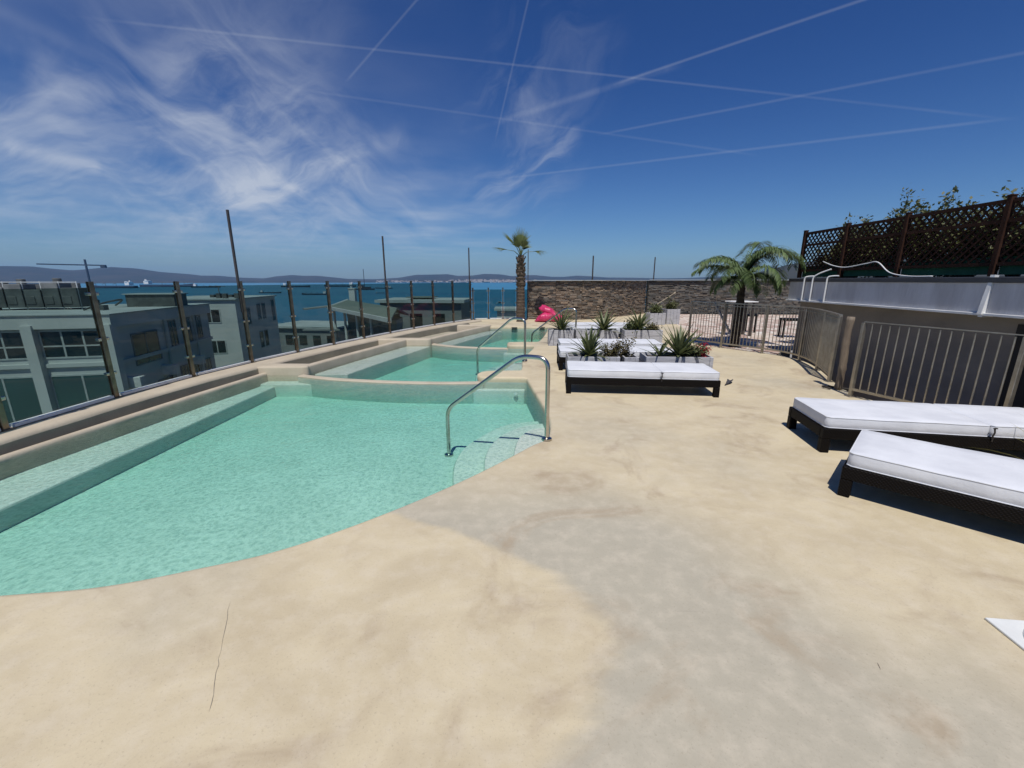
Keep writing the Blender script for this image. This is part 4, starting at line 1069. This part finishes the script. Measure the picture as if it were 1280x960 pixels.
labs = ['leftmost shrub, low tufts showing over the lattice end post', 'small shrub tuft over the lattice fence, second from its left end', 'bushy shrub left of the tallest clump above the lattice', 'tallest mid shrub clump rising above the middle lattice post', 'sparse yellowish shrub right of the tall clump above the lattice', 'thin shrub hidden behind the right lattice panel', 'large shrub rising at the right edge of the photo above the lattice']
for (x, y, r_, h), lab in zip(shr, labs):
    bush(x, y, 1.54, r_, r_, h * 1.0, 6500, .070, 'leafy_shrub', lab, 'shrub', 'shrubs behind the lattice fence', stems=12, cat='shrub', lobes=6)

# ------------------------------------------------------------------ town below
def windows(root, a, b, rects, z_top, frame='wframe', glass='dark_window', proud=.03, mull=1, tr=False):
    """rects: (s0, s1, z0, z1) measured along the face from a towards b"""
    a, b = Vector((*a, 0)), Vector((*b, 0)); d = (b - a).normalized(); n = Vector((d.y, -d.x, 0)); ang = math.atan2(d.y, d.x)
    if n.dot(-a) < 0: n = -n
    for s0, s1, z0, z1 in rects:
        f = MB(); c = a + d * ((s0 + s1) / 2) + n * proud / 2; w, h = s1 - s0, z1 - z0; fw = .09
        for z in (z0, z1): f.box((c.x, c.y, z), (w + fw, proud * 2, fw), ang)
        for k in range(mull + 2):
            p = a + d * (s0 + (s1 - s0) * k / (mull + 1)) + n * proud / 2; f.box((p.x, p.y, (z0 + z1) / 2), (fw, proud * 2 - .004, h - fw), ang)
        if tr: f.box((c.x, c.y, (z0 + z1) / 2 - .1), (w - fw, proud * 2 - .008, .08), ang)
        fo = f.build('window', MT[frame], root)
        g = MB(); g.box((c.x, c.y, (z0 + z1) / 2), (w - .02, proud * .9, h - .02), ang); g.build('pane', MT[glass], fo)
        if R.random() < .5 and tr:
            k = R.randrange(mull + 1); bw = (s1 - s0) / (mull + 1); bh = h * R.choice((.25, .4, .55)); p = a + d * (s0 + bw * (k + .5)) + n * proud * .75
            g = MB(); g.box((p.x, p.y, z1 - fw / 2 - bh / 2), (bw - fw * 1.3, proud * .6, bh), ang); g.build('blind', MT['roofing'], fo)
cA = Vector((-22.8, 24.0)); fA = Vector((-.972, -.234)); sA = Vector((-.203, .979))
def quad(c, f, s_, lf, ls): return [tuple(c), tuple(c + s_ * ls), tuple(c + s_ * ls + f * lf), tuple(c + f * lf)]
ZR = -.32
bA = empty('apartment_building', (cA.x, cA.y, -19), 'nearest white building beyond the glass fence, with wide windows and flat roof', 'building', 'buildings below the terrace')
mb = MB(); mb.prism(quad(cA, fA, sA, 24, 11.4), -19.5, ZR - .75); mb.build('wall', MT['facade'], bA)
mb = MB(); mb.prism(quad(cA - fA * .25 - sA * .25, fA, sA, 24.5, 11.7), ZR - .78, ZR - .04); mb.build('fascia', MT['facade'], bA)
mb = MB(); mb.prism(quad(cA - fA * .32 - sA * .32, fA, sA, 24.6, 11.9), ZR - .05, ZR); mb.build('roof', MT['roofing'], bA)
mb = MB()
for s_ in (.02, 3.62, 7.3, 10.95, 14.6):
    p = cA + fA * s_ - sA * .12; mb.box((p.x, p.y, -10.2), (.5, .5, 18.6), math.atan2(fA.y, fA.x))
mb.build('pilaster', MT['facade'], bA)
end = cA + fA * 24
rc = []
for s0 in (.34, 4.0, 7.68, 11.3, 15.0):
    rc += [(s0, s0 + 2.95, -2.72, -1.22), (s0, s0 + 2.95, -6.6, -3.75), (s0, s0 + 2.95, -10.2, -8.2), (s0, s0 + 2.95, -14, -12)]
windows(bA, cA, end, [r_ for r_ in rc if r_[3] > -3 or r_[3] < -7], 0, mull=2, tr=True)
windows(bA, cA, end, [r_ for r_ in rc if -5 < r_[3] < -3], 0, glass='teal_window', mull=1)
sE = cA + sA * 11.4
windows(bA, cA, sE, [(1.6, 4.2, -3.6, -1.7), (5.7, 6.5, -3.0, -1.25), (7.7, 8.5, -3.0, -1.25), (9.4, 10.1, -2.9, -1.2), (3.4, 5.4, -6.9, -5.0), (6.2, 7.1, -6.6, -4.6), (7.9, 8.7, -6.6, -4.7), (9.7, 10.6, -6.4, -4.7)], 0, 'facade_dim', mull=1)
mb = MB()
for z in (-3.15, -7.2, -10.8): mb.beam((*(cA - sA * .06), z), (*(cA + fA * 24 - sA * .06), z), .14, .22); mb.beam((*(cA - fA * .06), z), (*(sE - fA * .06), z), .14, .22)
mb.build('string_course', MT['facade'], bA)
for s_ in (5.0, 8.9):
    p = cA + sA * s_ - fA * .12; mb = MB(); mb.tube([(p.x, p.y, -19), (p.x, p.y, ZR - .8)], .07, 8); mb.build('drainpipe', MT['wframe'], bA)
for s_ in (.5, 4.2, 7.9):
    p = cA + sA * s_ - fA * .35; mb = MB(); mb.box((p.x, p.y, -4.4), (.9, .5, .65), .2); mb.build('air_conditioner', MT['white'], bA, bevel=.03)
# roof machinery: air handler, hatch boxes, crane
def roof_pt(u, z, dist): return aim(u, 352) * dist
aq = empty('roof_machinery', (-30.5, 27.5, ZR), 'dark ventilation machinery with railing on the near white building roof', 'roof plant')
mb = MB()
for k in range(5):
    x_ = -32.0 + k * .95; hh = (1.25, 1.45, 1.1, 1.5, 1.2)[k]; mb.box((x_, 27.3 + k * .19, ZR + .15 + hh / 2), (.88, 1.5, hh), .2); mb.box((x_, 26.52 + k * .19, ZR + .6), (.5, .06, .5), .2)
    mb.tube([(x_, 27.3 + k * .19, ZR + .1 + hh), (x_, 27.3 + k * .19, ZR + .45 + hh)], .22, 12)
mb.box((-30.1, 28.4, ZR + .35), (4.6, .5, .4), .2)
mb.build('air_handler', MT['equip'], aq, bevel=.03)
mb = MB()
for k in range(6): p = Vector((-32.4 + k * .95, 26.6 + k * .19)); mb.tube([(p.x, p.y, ZR), (p.x, p.y, ZR + 1.75)], .03, 6)
for z in (.6, 1.2, 1.7): mb.tube([(-32.4, 26.6, ZR + z), (-27.65, 27.55, ZR + z)], .025, 6)
mb.build('guard_rail', MT['wframe'], aq)
mb = MB(); mb.box((-33.2, 26.3, ZR + .55), (1.9, 1.5, 1.1), .2); mb.build('hut', MT['facade'], aq)
ah = empty('roof_hatch', (-26.5, 30.8, ZR), 'grey box hatch on the near building roof, right of the machinery', 'roof hatch')
mb = MB(); mb.box((-25.7, 31.2, ZR + .42), (3.0, 1.7, .85), .2); mb.build('box', MT['equip'], ah, bevel=.03)
mb = MB(); mb.box((-25.7, 31.2, ZR + .875), (3.2, 1.9, .06), .2); mb.build('lid', MT['roofing'], ah)
mb = MB(); mb.tube(catmull([(-26.4, 26.4, ZR + .05), (-26.9, 28.2, ZR + .35), (-27.4, 30.2, ZR + .5), (-28.1, 30.4, ZR + .1)], 5), .06, 8); mb.box((-25.9, 26.9, ZR + .15), (.7, .45, .3), .2)
tag(mb.build('roof_duct', MT['equip']), 'bent dark pipe and small box on the near building roof', 'roof duct')
# building B
cB = Vector((-30.0, 46.5)); ZB = -.42; fB = Vector((-.972, -.234)); sB = Vector((-.148, .989))
bB = empty('apartment_building', (cB.x, cB.y, -19), 'grey building with square windows behind the nearest white building', 'building', 'buildings below the terrace')
mb = MB(); mb.prism(quad(cB, fB, sB, 9, 11), -19.5, ZB - .12); mb.build('wall', MT['facade'], bB)
mb = MB(); mb.prism(quad(cB - fB * .2 - sB * .2, fB, sB, 9.4, 11.4), ZB - .13, ZB); mb.build('roof', MT['roofing'], bB)
windows(bB, cB, cB + fB * 9, [(1.6, 3.3, -2.95, -1.55), (1.5, 3.2, -6.3, -4.9), (1.5, 3.2, -9.7, -8.3)], 0, mull=1)
windows(bB, cB, cB + sB * 11, [(2.0, 3.2, -3.4, -1.6), (5.2, 6.1, -3.1, -1.3), (6.6, 7.5, -3.1, -1.3), (9.6, 10.4, -3.6, -1.0), (5.0, 5.9, -6.5, -4.6), (6.4, 7.3, -6.5, -4.6), (5.2, 6.1, -9.6, -8), (6.5, 7.4, -9.6, -8)], 0, 'facade_dim', mull=0)
rb = MB(); 
for k in range(7): rb.box((-32.6 + k * .45, 47.0 + (k % 3) * .3, ZB + .25), (.4, .5, .3 + .25 * (k % 2)), .2)
rb.tube([(-32.0, 47.2, ZB), (-32.0, 47.2, ZB + 1.3)], .05, 6); rb.tube([(-33, 47.2, ZB + 1.3), (-31.2, 47.2, ZB + 1.3)], .04, 6)
tag(rb.build('roof_units', MT['equip']), 'row of small dark roof units with an aerial on the grey building', 'roof plant')
# low buildings in the gap, at the waterside
def low_building(x, y, w, d, z1, rz, label, mat='facade_dim', roof='roofing', wins=True):
    o = empty('waterside_building', (x, y, -19), label, 'building', 'buildings below the terrace', rz)
    mb = MB(); mb.box((0, 0, (z1 + 19.5) / 2 - .25), (w, d, z1 + 19.5)); mb.build('wall', MT[mat], o, local=True)
    mb = MB(); mb.box((0, 0, z1 + 19.42), (w + .8, d + .8, .3)); mb.build('roof', MT[roof], o, local=True)
    if wins:
        for k in range(int(w / 2.4)):
            mb = MB(); mb.box((-w / 2 + 1.4 + k * 2.4, -d / 2 - .02, z1 + 17.4), (1.3, .1, 1.5)); mb.build('window', MT['dark_window'], o, local=True)
    return o
low_building(-33, 72, 12, 9, -6.2, -.15, 'low grey building between the grey block and the sea')
low_building(-9.4, 47.5, 8.6, 5.5, -1.05, -.06, 'long flat-roofed building right of the sloping green roof', 'facade_dim', 'roofing')
lt = empty('roof_lantern', (-9.6, 47, -1.0), 'pale green raised lantern on the long flat roof', 'roof lantern')
mb = MB(); mb.box((-9.8, 47, -.62), (1.9, 2.0, .62), -.06); mb.build('walls', MT['green_roof'], lt); mb = MB(); mb.box((-9.8, 47, -.27), (2.8, 2.8, .08), -.06); mb.build('roof', MT['green_roof'], lt)
low_building(-.3, 62, 3.6, 4, -2.9, .0, 'white low pier building beyond the end of the glass fence', 'facade', 'roofing')
low_building(-17, 92, 10, 6, -11, .2, 'small pier hut on the quay far below', 'facade', 'roofing')
# pavilion with the sloping roof
pvn = empty('pavilion', (-12, 33, -19), 'pavilion with sloping green grey roof and white eaves edge', 'building', 'buildings below the terrace')
ea, eb = Vector((-16.4, 38.2, -.86)), Vector((-7.45, 26.0, -.88)); ra, rb_ = Vector((-15.2, 39.9, -.28)), Vector((-7.75, 28.9, -.30))
bk0, bk1 = Vector((-14.2, 41.6, -.9)), Vector((-7.6, 31.4, -.9))
def slab(pts, th): 
    mb = MB(); n = len(pts); mb.add(list(pts) + [p - Vector((0, 0, th)) for p in pts], [tuple(range(n)), tuple(range(n, 2 * n))[::-1]] + [(i, (i + 1) % n, n + (i + 1) % n, n + i) for i in range(n)]); return mb
slab([ea, eb, rb_, ra], .12).build('roof', MT['green_roof'], pvn)
slab([ra, rb_, bk1, bk0], .12).build('roof', MT['green_roof'], pvn)
mb = MB(); mb.beam(ea + Vector((0, 0, -.02)), eb + Vector((0, 0, -.02)), .16, .26); mb.beam(ea + Vector((0, 0, .0)), ra + Vector((0, 0, .0)), .14, .2); mb.build('eaves', MT['shipwhite'], pvn)
inn = [Vector((-14.9, 38.6)), Vector((-7.7, 28.2)), Vector((-8.0, 31.0)), Vector((-13.8, 40.6))]
mb = MB(); mb.prism([tuple(p) for p in inn], -19.3, -1.75); mb.build('wall', MT['equip'], pvn)
mb = MB(); mb.prism([tuple(p + (Vector((-11, 34.6)) - p) * -.02) for p in inn], -1.75, -1.1); mb.build('beam', MT['facade_dim'], pvn)
for s_ in (.02, .24, .46, .68):
    p = ea.lerp(eb, s_); mb = MB(); mb.tube([(p.x + .3, p.y + .3, -19), (p.x + .3, p.y + .3, -1.0)], .11, 8); mb.build('column', MT['shipwhite'], pvn)
ch = MB(); ch.box((-15.2, 41.2, -.1), (.55, .55, 1.6)); ch.box((-15.2, 41.2, .72), (.65, .65, .08)); ch.build('chimney', MT['shipwhite'], pvn)
mb = MB(); a_, b_ = Vector((-18.6, 38.2, -1.0)), Vector((-15.8, 40.0, -.7)); mb.beam(a_, b_, 1.2, .1); mb.beam(a_ + Vector((0, 0, -1.8)), b_ + Vector((2, -1.5, -2.1)), 1.5, .12); mb.build('canopy', MT['facade_dim'], pvn)
# quay and the outer terrace ground
mb = MB(); mb.prism([(-120, -60), (40, -60), (120, 180), (-20, 235), (-26, 120), (-24, 104), (-30, 84), (-60, 74), (-120, 60)], -24, -19.2); struct(mb.build('quay', MT['quay']))
mb = MB(); mb.prism([(-5.1, -4.2), (14.6, -4.2), (14.6, 20.5), (6.0, 20.5), (3.0, 17.6), (.6, 17.2), (-1.5, 17.1), (-2.0, 15.8), (-4.6, 8.5), (-5.05, 5.0)], -19.1, -2.62); struct(mb.build('terrace_base', MT['facade_dim']))

# moored boats near the quay
def small_boat(x, y, rz, L, label, name='motor_boat'):
    o = empty(name, (x, y, -22), label, 'boat', 'small boats on the water', rz)
    mb = MB(); rows = []
    for k in range(9):
        s_ = k / 8; w = L * .17 * (1 - max(0, (s_ - .45) / .55) ** 2); zt = .9 + .5 * s_ * s_
        rows.append([(L * (s_ - .5), -w, zt), (L * (s_ - .5), -w * .7, .1), (L * (s_ - .5), 0, -.25), (L * (s_ - .5), w * .7, .1), (L * (s_ - .5), w, zt)])
    mb.grid(rows); mb.grid([[r_[0], ((r_[0][0]), 0, r_[0][2] - .05), r_[4]] for r_ in rows]); mb.build('hull', MT['shipwhite'], o, local=True)
    mb = MB(); mb.box((-L * .08, 0, 1.6), (L * .3, L * .2, 1.3)); mb.build('cabin', MT['dark_window'], o, bevel=.15, local=True)
    mb = MB(); mb.box((-L * .08, 0, 2.32), (L * .34, L * .23, .12)); mb.build('cabin_roof', MT['shipwhite'], o, local=True)
bt = [(-62, 128, .4, 9, 'small boat moored between two fence posts left of the pavilion'), (-30, 112, 1.2, 8, 'white boat close to the quay behind the fifth fence post'), (-48, 210, .2, 9, 'tiny white boat out on the water above the moored boat'), (62, 420, .1, 10, 'tiny white boat far out, left of the slim palm'), (-12, 440, .1, 9, 'tiny white boat far out above the long flat roof')]
for b in bt: small_boat(*b)

# ships in the bay
def make_ship(L, name='cargo_ship'):
    o = empty(name, (0, 0, -22), 'x', 'ship', 'ships anchored in the bay')
    mb = MB(); rows = []
    for k in range(13):
        s_ = k / 12; w = L * .07 * min(1, .75 + s_ * 1.5) * (1 - max(0, (s_ - .8) / .2) ** 2 * .96); zt = L * .045 * (1 + .5 * max(0, (s_ - .85) / .15))
        rows.append([(L * (s_ - .5), -w, zt), (L * (s_ - .5), -w * .92, .1), (L * (s_ - .5), 0, -.8), (L * (s_ - .5), w * .92, .1), (L * (s_ - .5), w, zt)])
    mb.grid(rows); mb.grid([[r_[0], r_[4]] for r_ in rows]); mb.build('hull', MT['hull'], o, local=True)
    mb = MB(); mb.box((-L * .37, 0, L * .085), (L * .09, L * .10, L * .06)); mb.box((-L * .36, 0, L * .12), (L * .05, L * .11, L * .018)); mb.box((-L * .40, 0, L * .13), (L * .02, L * .03, L * .035))
    mb.build('superstructure', MT['shipwhite'], o, local=True)
    mb = MB()
    for s_ in (-.1, .12, .32): mb.tube([(L * s_, 0, L * .04), (L * s_, 0, L * .10)], L * .004, 6); mb.beam((L * s_, 0, L * .095), (L * (s_ + .07), 0, L * .07), L * .006, L * .006)
    mb.build('deck_crane', MT['equip'], o, local=True)
    return o
ship = make_ship(60)
spots = [(394, 368.5, 0.96, 3.2, 'dark tanker with white stern bridge, between the fourth and fifth fence posts'), (338, 366.5, .75, .1, 'low dark ship just right of the tall leftmost pole'), (452, 362.5, 1.0, .05, 'long dark ship above the sloping green roof'),
         (480, 360.8, .7, 3.0, 'ship beside the second tall pole'), (210, 358.6, 1.6, .05, 'distant dark ship right of the second fence post'), (140, 360, 1.5, 3.1, 'distant dark ship above the near white roof'),
         (370, 359, 1.0, .1, 'far ship between leftmost tall pole and the tanker'), (425, 358.5, 1.2, 3.1, 'far low ship left of the pavilion chimney'), (475, 366.5, .35, 0, 'smaller dark vessel below the ship at the second tall pole'), (258, 359.5, .9, .1, 'distant ship with mast above the grey building roof')]
for i, (u, v, s_, rz, lab) in enumerate(spots):
    o = ship if i == 0 else copy_tree(ship)
    x, y = G(u, v, -22); o.location = (x, y, -22); dist = math.hypot(x, y); w = 30 * s_ * dist / FPX / 60
    o.scale = (w, w, w); o.rotation_euler.z = rz; o['label'] = lab
# harbour crane / mast
cr = empty('harbour_crane', (*G(114, 357.5, -22), -22), 'tower crane with long jib behind the first fence post', 'crane')
x, y = G(114, 360, -22); k = math.hypot(x, y) / FPX; cr.location = (x, y, -22)
mb = MB(); mb.beam((x, y, -22), (x, y, -22 + 24 * k), 2.2 * k * .5, 2.2 * k * .5); mb.build('mast', MT['hull'], cr)
mb = MB(); zj = -22 + 19 * k; mb.beam((x - 42 * k, y, zj + 1.2 * k), (x + 17 * k, y, zj), 1.0 * k, 1.0 * k); mb.box((x + 15 * k, y, zj - 1 * k), (4 * k, 2 * k, 2 * k)); mb.build('jib', MT['hull'], cr)
mb = MB(); x, y = G(456, 362, -22); k = math.hypot(x, y) / FPX; mb.tube([(x, y, -22), (x, y, -22 + 23 * k)], .35 * k, 6); mb.box((x, y, -22 + 2 * k), (14 * k, 3 * k, 2.4 * k)); mb.box((x - 3 * k, y, -22 + 4 * k), (4 * k, 2 * k, 2 * k))
tag(mb.build('masted_ship', MT['hull']), 'vessel with one very tall mast above the sloping green roof', 'ship')

# ------------------------------------------------------------------ sea, hills, far town, haze
mb = MB(); mb.grid([[(x, y, -22.0) for x in (-30000, -8000, -1500, 0, 1500, 8000, 30000)] for y in (-3000, 0, 400, 2000, 8000, 30000)]); struct(mb.build('sea', MT['sea']))
prof_px = [(-260, 330), (-100, 332), (0, 333), (40, 333.5), (62, 336), (90, 338), (105, 337), (140, 334), (170, 336), (200, 340), (240, 343), (252, 344.5), (272, 344.5), (300, 347), (330, 348), (345, 345.5), (365, 344), (380, 345), (396, 345), (420, 347), (435, 348.6), (470, 349), (500, 347), (520, 343.5), (560, 343), (572, 345), (590, 344.5), (605, 342.5), (625, 343), (640, 345.5), (655, 344), (670, 344), (690, 346), (705, 346), (722, 344.5), (740, 345.5), (760, 347), (790, 347.3), (830, 348), (860, 347.5), (900, 345.5), (960, 344), (1010, 344), (1100, 345), (1300, 346), (1600, 346)]
def hills(name, prof, dist, depth, z0, seed, n=360, noise=.1):
    r = random.Random(seed); ph = [(r.uniform(0, 6.28), r.uniform(.5, 1)) for _ in range(14)]
    azs = []
    for u, v in prof:
        d = aim(u, v); azs.append((math.atan2(d.x, d.y), d.z / math.hypot(d.x, d.y)))
    rows = []
    M_ = 22
    for i in range(n + 1):
        a = azs[0][0] + (azs[-1][0] - azs[0][0]) * i / n
        for (a0, e0), (a1, e1) in zip(azs, azs[1:]):
            if a <= a1 + 1e-9: el = e0 + (e1 - e0) * (a - a0) / (a1 - a0); break
        row = []
        for j in range(M_ + 1):
            s_ = j / M_; rd = dist + depth * (s_ - .62)
            g = math.sin(min(1, s_ / .62) * math.pi / 2) ** 1.3 if s_ < .62 else math.cos((s_ - .62) / .38 * math.pi / 2)
            top = H + el * dist - z0
            nz = sum(math.sin(a * (18 + 9 * k) + p[0] + s_ * (4 + k)) * p[1] / (k + 1.5) for k, p in enumerate(ph)) * noise * top * math.sin(math.pi * min(1, s_ / .62)) * (1 if s_ < .62 else 0)
            row.append((rd * math.sin(a), rd * math.cos(a), z0 + max(0, top * g + nz) - (3 if j in (0, M_) else 0)))
        rows.append(row)
    mb = MB(); mb.grid(rows); return struct(mb.build(name, MT['hill'], smooth=True))
hills('hills', prof_px, 7000, 3200, -22, 1)
hills('hills', [(-300, 351.5), (0, 351), (200, 351), (330, 350.6), (480, 350.5), (520, 349.5), (660, 349.5), (800, 351), (1000, 351)], 4900, 500, -22, 5, n=260, noise=.2)
hills('hills', [(860, 352), (880, 349), (905, 346.5), (930, 344), (960, 338), (985, 331), (1005, 328), (1060, 326), (1200, 322), (1400, 315)], 1500, 900, -22, 9, n=120, noise=.06)
mb = MB(); r = random.Random(12)
for k in range(260):
    u = r.choice([r.uniform(470, 560), r.uniform(560, 670), r.uniform(585, 660)]); d = 4550 + r.uniform(-120, 260); a = math.atan2((u - 640) / FPX, CP + .24 * SP)
    w = r.uniform(8, 30); h = r.uniform(5, 15) * (1.2 if u > 560 else .7); zb = -22 + (d - 4430) * .05
    mb.box((d * math.sin(a), d * math.cos(a), zb + h / 2), (w, w, h), r.uniform(0, 1.5))
tag(mb.build('far_town', pmat('far_walls', (.62, .58, .54), (.30, .22, .18), .02, .8), fixn=False), 'white houses of a far town along the opposite shore', 'town', kind='stuff')

m, t2 = nt('sea_air')
vs_ = t2.nodes.new('ShaderNodeVolumePrincipled'); vs_.inputs['Color'].default_value = (.30, .52, .86, 1); vs_.inputs['Density'].default_value = 5.5e-5; vs_.inputs['Anisotropy'].default_value = .15
OUT(t2, None, vs_.outputs[0])
HAZE = True
if HAZE:
    mb = MB(); mb.box((0, 4800, 128), (19000, 10200, 302)); hz = mb.build('haze', m); tag(hz, None, None, kind='stuff')

# ------------------------------------------------------------------ render settings
sc.view_settings.view_transform = 'Standard'; sc.view_settings.look = 'None'; sc.view_settings.exposure = 0.08; sc.view_settings.gamma = 1.0
sc.render.engine = 'CYCLES'
cy = sc.cycles
cy.max_bounces = 10; cy.transparent_max_bounces = 24; cy.diffuse_bounces = 4; cy.glossy_bounces = 4; cy.volume_bounces = 1
cy.caustics_reflective = False; cy.caustics_refractive = False
cy.sample_clamp_indirect = 6.0
cy.use_denoising = True
try: cy.denoiser = 'OPENIMAGEDENOISE'
except Exception: pass
